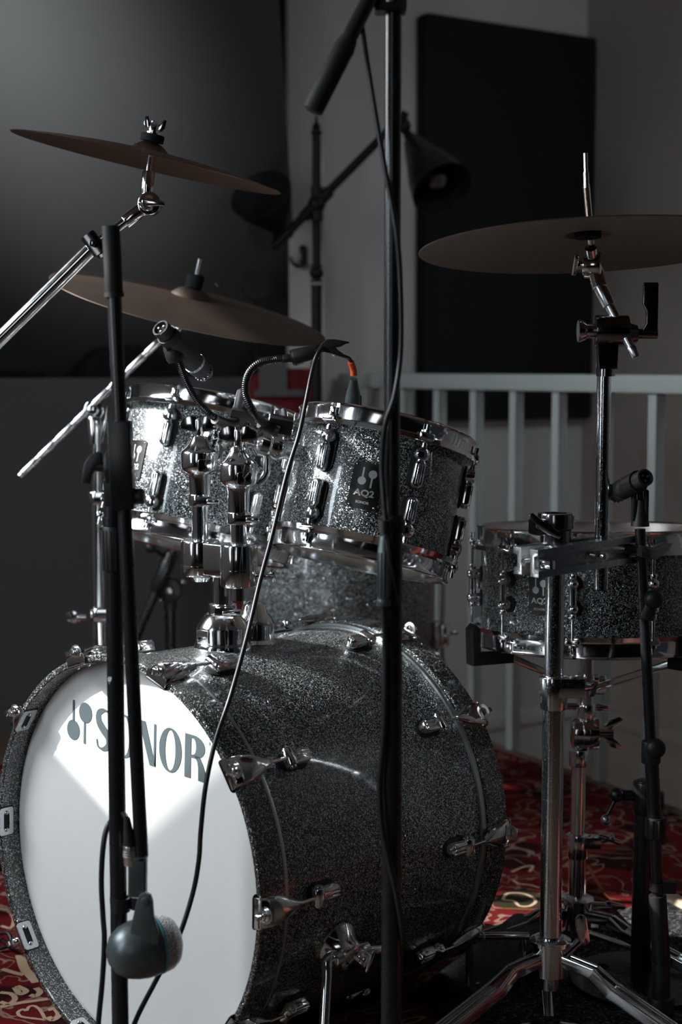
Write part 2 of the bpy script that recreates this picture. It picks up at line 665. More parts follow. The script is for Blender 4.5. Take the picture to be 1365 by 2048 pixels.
rail_end = RAIL0 + RD * 5.0
rail_far = RAIL0 - RD * 1.40
knee_a = V((-0.15, 4.50, 0))
knee_b = knee_a - E1 * 1.4
flat('floor', [(-2.3, -1, 0), (rail_end.x, -1, 0), (rail_end.x, rail_end.y, 0), RAIL0, rail_far, (-0.05, 4.62, 0), knee_a, knee_b, (-2.3, knee_b.y, 0)][::-1], M_HEARTHWOOD, V((0, 0, -0.18)))
# wall at the back of the stairwell and the one closing it on the right
wa0 = V((-0.12, 4.51, 0))
wa1 = wa0 + E1 * 1.093
wb1 = wa1 + V((0.5, -0.86, 0)).normalized() * 4.5


def wall(name, a, b, z0, z1, mat, t=0.08):
    a, b = V(a), V(b)
    return flat(name, [(a.x, a.y, z0), (b.x, b.y, z0), (b.x, b.y, z1), (a.x, a.y, z1)], mat, t)


wall('wall_back', wa1, wa0, -1.6, 2.8, M_WALL, 0.08)
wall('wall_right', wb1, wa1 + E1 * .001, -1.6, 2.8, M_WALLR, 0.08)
flat('floor_stairwell', [(-0.3, 4.3, -1.5), (3.6, -1.2, -1.5), (4.4, -1.2, -1.5), (1.4, 5.6, -1.5), (0, 5.6, -1.5)], M_HEARTHWOOD, 0.05)
# mouldings low on the stairwell walls
c0 = at(940, 1425, 5.02)
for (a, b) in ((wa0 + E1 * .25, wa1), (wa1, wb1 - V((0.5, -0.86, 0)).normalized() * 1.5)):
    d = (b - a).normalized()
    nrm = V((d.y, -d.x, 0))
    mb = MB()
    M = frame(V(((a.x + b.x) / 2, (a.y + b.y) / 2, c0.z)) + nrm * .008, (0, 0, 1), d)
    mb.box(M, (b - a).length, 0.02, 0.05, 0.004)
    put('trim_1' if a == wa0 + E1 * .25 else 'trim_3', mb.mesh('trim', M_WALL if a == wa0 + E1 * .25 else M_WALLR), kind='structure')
# corner post (cream timber column)
cm = frame(V((-0.100, 4.47, 0.9)), (0, 0, 1), (1, 0.02, 0))
mb = MB(); mb.box(cm, 0.100, 0.13, 3.8, 0.004)
put('column', mb.mesh('column', M_COLUMN), kind='structure')
# knee wall and charcoal roof slope on the left
ka, kb = knee_a, knee_b
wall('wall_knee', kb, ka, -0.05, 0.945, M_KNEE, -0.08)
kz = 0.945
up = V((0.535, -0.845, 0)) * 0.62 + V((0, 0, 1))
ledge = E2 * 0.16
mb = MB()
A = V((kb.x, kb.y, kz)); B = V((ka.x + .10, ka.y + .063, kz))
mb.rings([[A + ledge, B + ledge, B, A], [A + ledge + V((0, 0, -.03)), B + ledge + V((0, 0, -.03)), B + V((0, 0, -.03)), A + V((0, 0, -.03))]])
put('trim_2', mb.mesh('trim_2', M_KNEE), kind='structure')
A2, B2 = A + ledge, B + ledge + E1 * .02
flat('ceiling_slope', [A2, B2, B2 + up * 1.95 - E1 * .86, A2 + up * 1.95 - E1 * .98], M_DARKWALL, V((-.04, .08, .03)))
# unseen shell of the room (left gable wall with the window the sun comes through, ceiling, wall behind the camera)
mb = MB()
outer = [(-1.1, -0.1), (3.7, -0.1), (3.7, 2.9), (-1.1, 2.9)]
hole = [(2.25, 1.61), (3.0, 1.61), (3.0, 2.50), (1.84, 2.50)]
X0, X1 = -2.2, -2.32
for X in (X0, X1):
    o = [mb.bm.verts.new((X, y, z)) for y, z in outer]
    h = [mb.bm.verts.new((X, y, z)) for y, z in hole]
    for i in range(4):
        j = (i + 1) % 4
        mb.face((o[i], o[j], h[j], h[i]))
    if X == X0:
        ph = h
    else:
        for i in range(4):
            j = (i + 1) % 4
            mb.face((ph[i], ph[j], h[j], h[i]))
put('wall_left', mb.mesh('wall_left', M_WHITECEIL), kind='structure')
mb = MB()
for i in range(4):
    a, b = hole[i], hole[(i + 1) % 4]
    mb.cyl((-2.21, a[0], a[1]), (-2.21, b[0], b[1]), 0.018, seg=8)
put('window_1', mb.mesh('window_1', M_RAIL), kind='structure')
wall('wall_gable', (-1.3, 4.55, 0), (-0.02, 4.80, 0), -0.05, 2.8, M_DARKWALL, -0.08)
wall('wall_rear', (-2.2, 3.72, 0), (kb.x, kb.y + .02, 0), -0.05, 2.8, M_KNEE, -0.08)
wall('wall_camera', (-2.3, -1.0, 0), (3.4, -1.0, 0), -0.1, 2.9, M_PANEL, 0.1)
flat('ceiling', [(-2.3, -1.1, 2.8), (4.2, -1.1, 2.8), (4.2, 5.8, 2.8), (-2.3, 5.8, 2.8)], M_WHITECEIL, 0.1)

# ---- black acoustic panel on the stairwell wall
pc = [at(806, 30, 4.72), at(806, 846, 4.72)]
k0 = wa0 + E1 * 0.41
k1 = wa0 + E1 * 1.085
z0p, z1p = at(1000, 838, 4.95).z, at(820, 34, 4.75).z
M = frame(V(((k0.x + k1.x) / 2, (k0.y + k1.y) / 2, (z0p + z1p) / 2)) - E2 * 0.028, -E2, E1)
mb = MB(); mb.prism(rrect((k1 - k0).length, z1p - z0p, 0.012), M, -0.024, 0.026, 0.006)
o = put('acoustic_panel', mb.mesh('acoustic_panel', M_PANEL))
tag(o, 'large black rectangular acoustic panel on the pale back wall', 'panel')

# ---- railing
root = thing('stair_railing', RAIL0, 'pale grey-green wooden stair railing with square balusters behind the snare drum', 'railing')
rz = 0.955
L0, L1 = RAIL0 - RD * 1.38, RAIL0 + RD * 2.2
M = frame(V(((L0.x + L1.x) / 2, (L0.y + L1.y) / 2, rz - 0.02)), (0, 0, 1), RD)
mb = MB(); mb.box(M, (L1 - L0).length, 0.06, 0.042, 0.006)
part('top_rail', mb, M_RAIL, root)
mb = MB(); mb.box(Matrix.Translation((0, 0, 0)), 0.026, 0.026, rz - 0.04, 0.002)
bal_me = mb.mesh('baluster', M_RAIL)


def on_rail(px):
    """where the sight line of column px crosses the railing line"""
    u = (px - 682.5) / CF * 1.0
    # P = RAIL0 + k*RD ; P.x = u' * P.y
    k = (u * RAIL0.y - RAIL0.x) / (RD.x - u * RD.y)
    return k


ks = [on_rail(p) for p in (1313, 1213, 1127, 1040, 960, 880)]
stp = (ks[0] - ks[-1]) / 5
k = ks[0] + stp * 8
while k > -1.33:
    p = RAIL0 + RD * k
    put('baluster', bal_me, root, frame((p.x, p.y, (rz - 0.04) / 2 + 0.0), (0, 0, 1), RD))
    k -= stp

# ---- rugs
def ribbon(mb, pts, w, z, smooth=8, closed=False):
    P = catmull([V((p[0], p[1], z)) for p in pts], smooth) if smooth else [V((p[0], p[1], z)) for p in pts]
    prev = None
    first = None
    for i, p in enumerate(P):
        a, b = P[max(i - 1, 0)], P[min(i + 1, len(P) - 1)]
        t = (b - a).normalized()
        n = V((-t.y, t.x, 0)) * w / 2
        ww = (mb.bm.verts.new(p + n), mb.bm.verts.new(p - n))
        if prev:
            mb.face((prev[0], ww[0], ww[1], prev[1]))
        prev = ww


mb = MB()
RE = [V((-1.9, 0.9, 0)), V((1.2, 0.9, 0)), RAIL0 + RD * .9 - E1 * .05, RAIL0 - RD * 0.95 - E1 * .05, V((-.9, 3.9, 0))]
# outline from the near-left corner round to the railing
RE = [V((-1.95, 2.08, 0)), V((-0.45, 2.13, 0)), V((0.1, 2.0, 0)), V((1.4, 1.5, 0)), RAIL0 + RD * 1.0 - E1 * .05, RAIL0 - RD * 0.95 - E1 * .05, V((-0.35, 3.95, 0)), V((-1.95, 2.95, 0))]
mb.rings([[p + V((0, 0, 0.0)) for p in RE], [p + V((0, 0, 0.007)) for p in RE]])
mb.mi = 1


def fl(px, py, z=0.0075):
    u = (px - 682.5) / CF; v = (1024 - py) / CF
    c, s = math.cos(CP), math.sin(CP)
    d = V((u, c + s * v, -s + c * v))
    t = (z - CH) / d.z
    return V((d.x * t, d.y * t, z))


def rpx(pts, w, z=0.0078, smooth=8, mi=1):
    mb.mi = mi
    ribbon(mb, [fl(*p) for p in pts], w, z, smooth)


# woven heart, petals and bars by the bass drum's left foot
rpx([(53, 2022), (45, 2019), (36, 2025), (42, 2033), (65, 2037), (91, 2040)], 0.0055)
rpx([(91, 2040), (85, 2028), (78, 2018), (68, 2012), (58, 2014), (53, 2022)], 0.0055)
rpx([(0, 2014), (40, 2006), (96, 1998)], 0.010, smooth=4)
rpx([(0, 1985), (22, 1988), (30, 1998), (18, 2008), (0, 2004)], 0.009)
rpx([(96, 2020), (110, 2018), (118, 2030), (106, 2040), (96, 2034)], 0.010)
rpx([(40, 1910), (48, 1935), (60, 1950), (74, 1965)], 0.016)
rpx([(4, 1938), (30, 1946), (48, 1950)], 0.010)
rpx([(30, 1975), (40, 1988), (52, 1982), (34, 1972)], 0.010)
rpx([(0, 1818), (16, 1822), (28, 1838), (22, 1856), (2, 1852)], 0.008)
rpx([(60, 1990), (72, 1992), (80, 1984), (72, 1976)], 0.010)
# flower and border band right of the bass drum
mb.mi = 2
zz = 0.0079
vs = [mb.bm.verts.new(fl(x, y, 0.0077)) for x, y in ((985, 1806), (1010, 1782), (1050, 1776), (1082, 1790), (1082, 1812), (1050, 1822), (1010, 1818))]
mb.face(vs)
rpx([(1006, 1800), (1014, 1788), (1035, 1786), (1056, 1790), (1072, 1802), (1060, 1812), (1040, 1812), (1028, 1802), (1008, 1800)], 0.006)
rpx([(1026, 1760), (1040, 1768), (1060, 1770), (1080, 1776)], 0.006)
rpx([(1024, 1744), (1048, 1734), (1066, 1732), (1060, 1744)], 0.006)
mb.mi = 3
rpx([(980, 1817), (1040, 1818), (1110, 1821)], 0.006, mi=3, smooth=3)
rpx([(1175, 1730), (1205, 1780), (1232, 1830)], 0.008, mi=3, smooth=3)
for (x, y) in ((1188, 1752), (1196, 1766), (1206, 1782), (1216, 1796), (1224, 1812)):
    rpx([(x, y), (x + 26, y + 5)], 0.007, mi=3, smooth=0)
o = put('oriental_rug', mb.mesh('oriental_rug', [M_RUG, M_CREAM, plain('olive_wool', (0.03, 0.028, 0.014), 0.95, 0, .1), plain('rust_wool', (0.22, 0.07, 0.03), 0.95, 0, .1)]))
tag(o, 'large red oriental rug with cream vine pattern under the whole drum kit', 'rug')

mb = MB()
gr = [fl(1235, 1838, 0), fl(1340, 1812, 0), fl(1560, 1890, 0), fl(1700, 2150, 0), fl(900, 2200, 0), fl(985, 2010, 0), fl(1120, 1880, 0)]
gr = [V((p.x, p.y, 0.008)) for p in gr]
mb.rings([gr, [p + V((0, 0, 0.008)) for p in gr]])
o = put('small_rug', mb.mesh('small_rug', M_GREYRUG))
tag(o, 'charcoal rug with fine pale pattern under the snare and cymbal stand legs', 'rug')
fr = MB()
a, b = fl(1325, 1800), fl(1420, 1850)
for i in range(90):
    t = i / 89
    p = a.lerp(b, t)
    q = p + V((random.uniform(-.01, .012), random.uniform(.02, .05), 0))
    fr.tube([p + V((0, -.02, .008)), (p + q) / 2 + V((random.uniform(-.006, .006), 0, .016)), q + V((0, 0, .006))], [0.003, 0.0018], 5, smooth=3)
put('fringe', fr.mesh('fringe', M_FRINGE), o, None, 'cream wool fringe', 'stuff')

# ================================================================== BLURRED THINGS BEHIND
# industrial floor lamp with two spun shades
LY = 4.15
pb = at(634, 830, LY)
root = thing('floor_lamp', (pb.x, pb.y, 0), 'dark bronze pipe floor lamp with crossbar and shaded spotlights, before the cream column', 'lamp')
X, Yp = pb.x, pb.y
def lz(py): return at(634, py, LY).z
mb = MB()
def vrt(z): return V((X, Yp, z))
mb.cyl(vrt(0.03), vrt(lz(572)), 0.0145, seg=20)
mb.cyl(vrt(lz(560)), vrt(lz(270)), 0.0115, seg=20)
part('pole', mb, M_IRON, root)
mb = MB(); mb.lathe([(0, .006), (.17, .006), (.17, .018), (.16, .026), (.03, .034), (.02, .06), (0, .06)], frame((X, Yp, 0), (0, 0, 1)), 40)
part('base', mb, M_IRON, root)
mb = MB()
mb.sphere(vrt(lz(546)), 0.019)
for py in (532, 562, 572): mb.cyl(vrt(lz(py) - .003), vrt(lz(py) + .003), 0.0165, seg=20)
part('ball_joint', mb, M_IRON, root)
mb = MB()
M = frame(vrt(0), (0, 0, 1))
z = lz(270)
mb.lathe([(.0115, z), (.015, z + .004), (.015, z + .01), (.009, z + .014), (.012, z + .02), (.009, z + .028), (.004, z + .034), (.003, z + .05), (0, z + .054)], M, 16)
part('finial', mb, M_IRON, root)
jc = at(634, 408, LY - .02)
mb = MB()
mb.sphere(jc, 0.024)
mb.cyl(jc + V((0, 0, -.045)), jc + V((0, 0, .045)), 0.016)
part('cross_joint', mb, M_IRON, root)
b0, b1 = at(552, 490, LY - .02), at(812, 226, LY - .02)
mb = MB(); mb.cyl(b0, b1, 0.0115, seg=16)
dd = (b1 - b0).normalized()
mb.cyl(jc - dd * .05, jc + dd * .05, 0.0165)
part('crossbar', mb, M_IRON, root)


def lamp_shade(apex, mouth_c, mouth_r, root, bulb=True, mat=None):
    ax = (mouth_c - apex)
    L = ax.length
    M = frame(apex, ax)
    mb = MB()
    pr = [(0, -.03), (.014, -.03), (.018, -.005), (.026, .0), (.034, L * .12), (mouth_r * .62, L * .42), (mouth_r * .88, L * .75), (mouth_r, L), (mouth_r - .003, L), (mouth_r * .86, L * .75), (mouth_r * .59, L * .43), (.03, L * .15), (0, L * .14)]
    mb.lathe(pr, M, 40)
    sh = part('lamp_shade', mb, mat or M_BLACK, root)
    mb = MB()
    if bulb:
        mb.lathe([(0, L * .15), (.014, L * .15), (.015, L * .35), (.028, L * .55), (.032, L * .70), (.024, L * .86), (0, L * .92)], M, 24)
        part('bulb', mb, M_GLASS, sh)
    return sh


m1c = at(886, 378, LY - .10)
a1 = at(826, 284, LY + .03)
lamp_shade(a1, m1c, 0.085, root)
mb = MB(); mb.tube([b1, at(806, 250, LY), a1], [.009, .012], 12, smooth=4); mb.sphere(at(808, 252, LY), .02)
part('swivel', mb, M_IRON, root)
m2c = at(508, 415, LY - .02)
a2 = at(560, 470, LY)
lamp_shade(at(555, 452, LY + .04), at(522, 388, LY - .05), 0.086, root, False, M_PANEL)
mb = MB(); mb.sphere(b0, .013); mb.cyl(b0, at(555, 452, LY + .04), .011)
part('swivel', mb, M_IRON, root)
# round grey disc hanging lower behind (its reflector plate)
c = at(512, 572, 4.3)
mb = MB(); M = frame(c, (0.35, -1, .12))
mb.lathe([(0, 0), (.04, .003), (.043, -.004), (.04, -.012), (0, -.014)], M, 32)
o = put('round_disc', mb.mesh('round_disc', plain('dark_grey_disc', (0.022, 0.022, 0.024), 0.7)))
tag(o, 'blurred dark grey disc below the left lamp shade', 'disc')
mb = MB(); mb.cyl(c + V((0, .014, 0)), V((c.x, c.y + .014, 0.945)), .006); 
put('stem', mb.mesh('stem', M_IRON), o)
mb = MB(); mb.tube([at(415, 470, 4.2), at(545, 300, 4.25)], [.006, .006], 8)
hk = at(606, 512, 4.395)
# coat hook on the column
root = thing('coat_hook', hk, 'small black hook screwed to the cream column left of the lamp pole', 'hook')
mb = MB()
M = frame(hk, (0, -1, 0), (1, 0, 0))
mb.prism(rrect(0.022, 0.062, 0.009), M, -0.006, 0.004, 0.001)
part('back_plate', mb, M_BLACK, root)
mb = MB()
mb.tube([hk + V((0.0, -.004, -.012)), hk + V((0, -.018, -.028)), hk + V((-.016, -.026, -.030)), hk + V((-.030, -.028, -.018)), hk + V((-.032, -.028, -.004))], [.007, .0045], 10, smooth=5)
part('prong', mb, M_BLACK, root)

# dark red rounded case with a grey card, left of the column
rc = at(566, 765, 4.22)
root = thing('red_case', (rc.x, rc.y, 0), 'dark red rounded case with grey patch behind the toms, left of the column', 'case')
mb = MB()
M = frame((rc.x - .03, rc.y, 0.62), (0.15, -1, 0), (1, .15, 0))
w, h = .24, .70
out = [(-w / 2, -h / 2), (w / 2, -h / 2), (w / 2, h / 2 - .02)] + [(w / 2 - .02 - .20 * math.sin(R_(a)), h / 2 - .2 + .2 * math.cos(R_(a))) for a in range(0, 91, 10)]
out = [(-w / 2, -h / 2), (w / 2, -h / 2), (w / 2, h / 2)] + [(-w / 2 + .14 - .14 * math.sin(R_(a)), h / 2 - .14 + .14 * math.cos(R_(a))) for a in range(0, 91, 10)]
mb.prism(out, M, -.04, .04, .012)
part('shell', mb, M_RED, root)
mb = MB(); 
q = at(546, 750, 4.17)
mb.prism(rrect(.075, .09, .004), frame((q.x, q.y, q.z), (0.15, -1, 0), (1, .15, 0)), -.006, .006)
mb.prism(rrect(.14, .018, .004), frame(at(560, 786, 4.17), (0.15, -1, 0), (1, .15, 0)), -.006, .006)
part('card', mb, M_GREYCARD, root, 'grey patch')
mb = MB(); mb.box(Matrix.Translation((rc.x - .03, rc.y, .135)), .2, .08, .27, .01)
part('foot', mb, M_BLACK, root)

# black rounded case on the ledge behind the left microphone stand, thin black bar at the far left
q = at(245, 728, 4.12)
def knee_pt(px, off=.07):
    """point of the ledge in column px"""
    u = (px - 682.5) / CF
    K = ka + E2 * off
    k = (u * K.y - K.x) / (E1.x - u * E1.y)
    p = K + E1 * k
    return V((p.x, p.y, kz))
a, b = knee_pt(160), knee_pt(335)
mid = (a + b) / 2
M = frame(mid, -E2, E1)
w = (b - a).length
mb = MB()
mb.prism([(-w / 2, 0.0), (w / 2, 0.0), (w / 2 * .96, .04)] + [(w / 2 * .8 * math.cos(R_(t)), .04 + .05 * math.sin(R_(t))) for t in range(20, 161, 14)] + [(-w / 2 * .96, .03)], M, -.05, .05, .006)
o = put('drum_case', mb.mesh('drum_case', M_PANEL)); tag(o, 'black rounded case on the ledge behind the left microphone stand', 'case')
a, b = knee_pt(-60), knee_pt(92)
mid = (a + b) / 2
mb = MB(); mb.box(frame(mid + V((0, 0, .009)), (0, 0, 1), E1), (b - a).length, .03, .018, .004)
o = put('black_bar', mb.mesh('black_bar', M_PANEL)); tag(o, 'thin black bar lying on the ledge at the far left', 'bar')
# small black box by the railing foot
q = fl(1285, 1600)
k = on_rail(1336)
p = RAIL0 + RD * k - E1 * .10
mb = MB(); mb.box(frame((p.x + .062, p.y - .01, .0235), (0, 0, 1), (1, -.2, 0)), .034, .03, .033, .003)
o = put('small_box', mb.mesh('small_box', M_PLASTIC)); tag(o, 'small black box on the rug at the railing foot, behind the snare microphone stand', 'box')

# ================================================================== DRUM PARTS
def drum_frame(o, u):
    """z along the drum axis (outwards at the batter side), x towards the camera, y to the camera's right"""
    return frame(o, u, (0, -1, 0))


def polar(D, r, deg, z):
    return D @ V((r * math.cos(R_(deg)), r * math.sin(R_(deg)), z))


def lug_frame(D, r, deg, z, ysign):
    o = polar(D, r, deg, z)
    c = D @ V((0, 0, z))
    rad = (o - c).normalized()
    u = (D.to_3x3() @ V((0, 0, 1))).normalized() * ysign
    return frame(o, rad, u.cross(rad))


def text_mesh(txt, size, bold=0.0, sx=1.0):
    cu = bpy.data.curves.new('t', 'FONT')
    cu.body = txt
    cu.size = size
    cu.offset = bold
    cu.align_x = 'CENTER'
    cu.resolution_u = 6
    ob = bpy.data.objects.new('t', cu)
    COL.objects.link(ob)
    bpy.context.view_layer.update()
    me = bpy.data.meshes.new_from_object(ob.evaluated_get(bpy.context.evaluated_depsgraph_get()))
    bpy.data.objects.remove(ob)
    bpy.data.curves.remove(cu)
    for v in me.vertices:
        v.co.x *= sx
    return me


def flat_add(mb, me_or_poly, fn):
    """add a flat 2-D mesh or polygon, mapping (x, y) through fn to 3-D"""
    if isinstance(me_or_poly, list):
        vs = [mb.bm.verts.new(fn(x, y)) for x, y in me_or_poly]
        mb.face(vs)
    else:
        vs = [mb.bm.verts.new(fn(v.co.x, v.co.y)) for v in me_or_poly.vertices]
        for p in me_or_poly.polygons:
            mb.face([vs[i] for i in p.vertices])


def tension_lug_meshes(rod_len):
    g = MB(); g.prism(stadium(.026, .064), Matrix(), 0, .0022, .0006)
    b = MB()
    Mb = Matrix.Translation((0, -.010, 0))
    b.prism(stadium(.0165, .042), Mb, .002, .015, .003)
    for dx in (-.004, 0, .004):
        b.prism(stadium(.0022, .030, 4), Matrix.Translation((dx, -.011, 0)), .0148, .0166, .0005)
    s = MB()
    s.lathe([(0, .002), (.0105, .002), (.0108, .012), (.0095, .0155), (.006, .0172), (0, .0178)], Matrix.Translation((0, .018, 0)), 20)
    r = MB()
    r.cyl((0, .022, .0105), (0, rod_len, .0105), .0026, seg=10)
    r.cyl((0, rod_len - .001, .0105), (0, rod_len + .003, .0105), .0058, seg=14)
    r.box(Matrix.Translation((0, rod_len + .007, .0105)), .0062, .0085, .0062, .0008)
    r.cyl((0, .028, .0105), (0, .034, .0105), .0045, seg=12)
    return (b.mesh('lug', M_CHROME), g.mesh('gasket', M_RUBBER), s.mesh('swivel', M_CHROME), r.mesh('tension_rod', M_CHROME))


def flanged_hoop(D, Rs, zs, degs, tall=.021):
    """pressed steel counter-hoop; zs = +1 at the top end, -1 at the bottom (D already at that end)"""
    t = .0022
    prof = [(Rs + .0035, -.004), (Rs + .0035, -.004 + tall - .003), (Rs + .0075, -.004 + tall), (Rs + .0082, -.004 + tall - .0012), (Rs + .0035 + t, -.004 + tall - .005),
            (Rs + .0035 + t, -.0055), (Rs + .013, -.0085), (Rs + .0165, -.0155), (Rs + .0148, -.0162), (Rs + .0115, -.0105), (Rs + .0035, -.0075)]
    mb = MB()
    M = D @ Matrix.Diagonal((1, 1, zs, 1))
    mb.closed_lathe(prof, M, 96)
    for d in degs:
        o = polar(D, Rs + .0115, d, zs * -.0065)
        rad = (o - D @ V((0, 0, zs * -.0065))).normalized()
        z = (D.to_3x3() @ V((0, 0, zs))).normalized()
        mb.prism(rrect(.024, .013, .004), frame(o, z, z.cross(rad)), -.0045, .0035, .0012)
    return mb


def badge(D, Rs, deg, zc, w, h, parent, lowtxt=True):
    """black enamel badge with the two mallets and AQ2, following the curve of the shell"""
    def fn(lift):
        return lambda x, y: D @ V(((Rs + lift) * math.cos(R_(deg) + x / Rs), (Rs + lift) * math.sin(R_(deg) + x / Rs), zc + y))
    mb = MB()
    out = rrect(w, h, .003, 3)
    # strips so the plate follows the curve
    n = 10
    def col(x, lift):
        hw = h / 2 - (0 if abs(x) < w / 2 - .003 else .003)
        return [fn(lift)(x, y) for y in (-hw, hw)]
    xs = [-w / 2 + w * i / n for i in range(n + 1)]
    rings = []
    for x in xs:
        a = col(x, .0001); b = col(x, .0016)
        rings.append([a[0], a[1], b[1], b[0]])
    mb.rings(rings)
    bd = part('badge', mb, M_BADGE, parent)
    mb = MB()
    f = fn(.0020)
    s = h / .066
    def stick(x0, y0, x1, y1, ww):
        flat_add(mb, [(x0 - ww / 2, y0), (x0 + ww / 2, y0), (x1 + ww / 2, y1), (x1 - ww / 2, y1)], f)
    stick(-.0066 * s, .006 * s, -.0066 * s, .026 * s, .0026 * s)
    flat_add(mb, circle(.0058 * s, 22, -.0066 * s, .0065 * s), f)
    stick(.0070 * s, -.002 * s, .0070 * s, .016 * s, .0026 * s)
    flat_add(mb, circle(.0060 * s, 22, .0070 * s, .0175 * s), f)
    t = text_mesh('AQ2', .0125 * s, .0004 * s, 1.15)
    flat_add(mb, t, lambda x, y: f(x, y - .0145 * s))
    t = text_mesh('SONOR', .0050 * s, .0001, 1.1)
    flat_add(mb, t, lambda x, y: f(x, y - .0255 * s))
    lg = part('emblem', mb, M_SILVER, bd, 'silver mallet emblem and lettering')
    mb = MB()
    for sx in (-1, 1):
        for sy in (-1, 1):
            p = fn(.0016)(sx * (w / 2 - .004), sy * (h / 2 - .004))
            rad = (p - D @ V((0, 0, zc))).normalized()
            mb.sphere(p, .0017, seg=10)
    part('rivets', mb, M_CHROME, bd)


def tom(name, top_c, u, Rs, depth, nl, a0, badge_deg, label, group=None, badge_size=(.043, .066)):
    u = V(u).normalized()
    D = drum_frame(top_c, u)
    DB = D @ Matrix.Translation((0, 0, -depth))
    root = thing(name, top_c - u * depth, label, 'drum', group)
    degs = [a0 + 360 / nl * i for i in range(nl)]
    mb = MB()
    mb.lathe([(Rs - .006, -.004), (Rs - .001, -.006), (Rs, -.008), (Rs, -depth + .008), (Rs - .001, -depth + .006), (Rs - .006, -depth + .004), (Rs - .0065, -depth + .006), (Rs - .0065, -.006), (Rs - .006, -.004)], D, 96)
    part('shell', mb, M_SPARK, root)
    mb = MB(); mb.lathe([(0, 0), (Rs - .004, 0), (Rs + .001, -.003), (Rs + .003, -.006), (Rs + .003, -.009), (Rs + .0015, -.009), (Rs - .002, -.004), (Rs - .006, -.0006), (0, -.0006)], D, 64)
    part('batter_head', mb, M_HEAD, root)
    mb = MB(); mb.lathe([(0, 0), (Rs - .004, 0), (Rs + .001, .003), (Rs + .003, .006), (Rs + .003, .009), (Rs + .0015, .009), (Rs - .002, .004), (Rs - .006, .0006), (0, .0006)], DB, 64)
    part('resonant_head', mb, M_CLEARHEAD, root)
    part('hoop', flanged_hoop(D, Rs, 1, degs), M_CHROME, root)
    part('hoop', flanged_hoop(DB, Rs, -1, degs), M_CHROME, root)
    lz_ = .052
    lm = tension_lug_meshes(lz_ - .002)
    for d in degs:
        for (zz_, ys) in ((-lz_, 1), (-depth + lz_, -1)):
            M = lug_frame(D, Rs, d, zz_, ys)
            l = put('lug', lm[0], root, M)
            put('gasket', lm[1], l, M)
            put('swivel', lm[2], l, M)
            put('tension_rod', lm[3], l, M)
    badge(D, Rs, badge_deg, -depth * .53, badge_size[0], badge_size[1], root)
    return root, D


# ---- bass drum -----------------------------------------------------
BYAW, BTL = 0.757, 0.016
BAX = V((math.sin(BYAW) * math.cos(BTL), math.cos(BYAW) * math.cos(BTL), -math.sin(BTL)))   # front -> back
BH = V((math.cos(BYAW), -math.sin(BYAW), 0))
BU = BH.cross(BAX)
BC = V((-.309, 2.05, .290))
BL = .506
BR = .2885


def bd(r, deg, t):
    """point on the bass drum: deg clockwise from the top as seen from the front, t along the axis from the front edge"""
    a = R_(deg)
    return BC + BAX * t + (BH * math.sin(a) + BU * math.cos(a)) * r


bass = thing('bass_drum', bd(BR, 180, BL / 2), 'large grey-sparkle bass drum lying on its side with white front head and black lettering', 'drum')
DBD = Matrix((BU, BH, BAX)).transposed().to_4x4()
# make it right-handed: x = up, y = chosen so that x cross y = axis
yv = BAX.cross(BU)
DBD = Matrix((BU, yv, BAX)).transposed().to_4x4(); DBD.translation = BC
HW = .044
RS = .2795
mb = MB(); mb.lathe([(RS - .007, .038), (RS, .046), (RS, BL - .046), (RS - .007, BL - .038), (RS - .0075, BL - .046), (RS - .0075, .046), (RS - .007, .038)], DBD, 160)
part('shell', mb, M_SPARK, bass)


def bhoop(t0, t1):
    mb = MB()
    mb.closed_lathe([(.2785, t0 + .0015), (.2800, t0), (.2868, t0), (.2885, t0 + .0018), (.2885, t1 - .0018), (.2868, t1), (.2800, t1), (.2785, t1 - .0015)], DBD, 160)
    return mb


part('hoop', bhoop(0, HW), M_HOOPSPARK, bass)
part('hoop', bhoop(BL - HW, BL), M_HOOPSPARK, bass)
for t0, t1 in ((HW + .001, HW + .008), (BL - HW - .011, BL - HW - .001)):
    mb = MB(); mb.closed_lathe([(RS + .0005, t0), (RS + .0048, t0), (RS + .0055, (t0 + t1) / 2), (RS + .0048, t1), (RS + .0005, t1)], DBD, 160)
    part('head_collar', mb, M_ALU, bass, 'pale metal ring')
mb = MB(); mb.lathe([(0, .030), (.268, .030), (.2755, .031), (.2788, .034), (.2788, .038), (.268, .0335), (0, .0335)], DBD, 128)
fh = part('front_head', mb, M_HEAD, bass, 'white head with lettering')
mb = MB(); mb.lathe([(0, BL - .030), (.2755, BL - .031), (.2788, BL - .034), (.2788, BL - .038), (0, BL - .0335)], DBD, 96)
part('batter_head', mb, M_HEAD, bass)


def hd(x, y, lift=.0006):
    return BC + BAX * (.030 - lift) + BH * x + BU * y


def arc(cx, cy, rx, ry, a0, a1, n=24):
    return [(cx + rx * math.cos(R_(a0 + (a1 - a0) * i / n)), cy + ry * math.sin(R_(a0 + (a1 - a0) * i / n))) for i in range(n + 1)]


def strip2(mb, A, B, f):
    """quad strip between two polylines of equal length"""
    va = [mb.bm.verts.new(f(*p)) for p in A]
    vb = [mb.bm.verts.new(f(*p)) for p in B]
    for i in range(len(A) - 1):
        mb.face((va[i], va[i + 1], vb[i + 1], vb[i]))


# lettering measured on the head; the whole mark is turned 2 degrees clockwise
mb = MB()
TW = R_(-1.6)
def lf(x, y):
    cx, cy = 0.0, .17
    return hd(cx + (x - cx) * math.cos(TW) - (y - cy) * math.sin(TW), cy + (x - cx) * math.sin(TW) + (y - cy) * math.cos(TW))
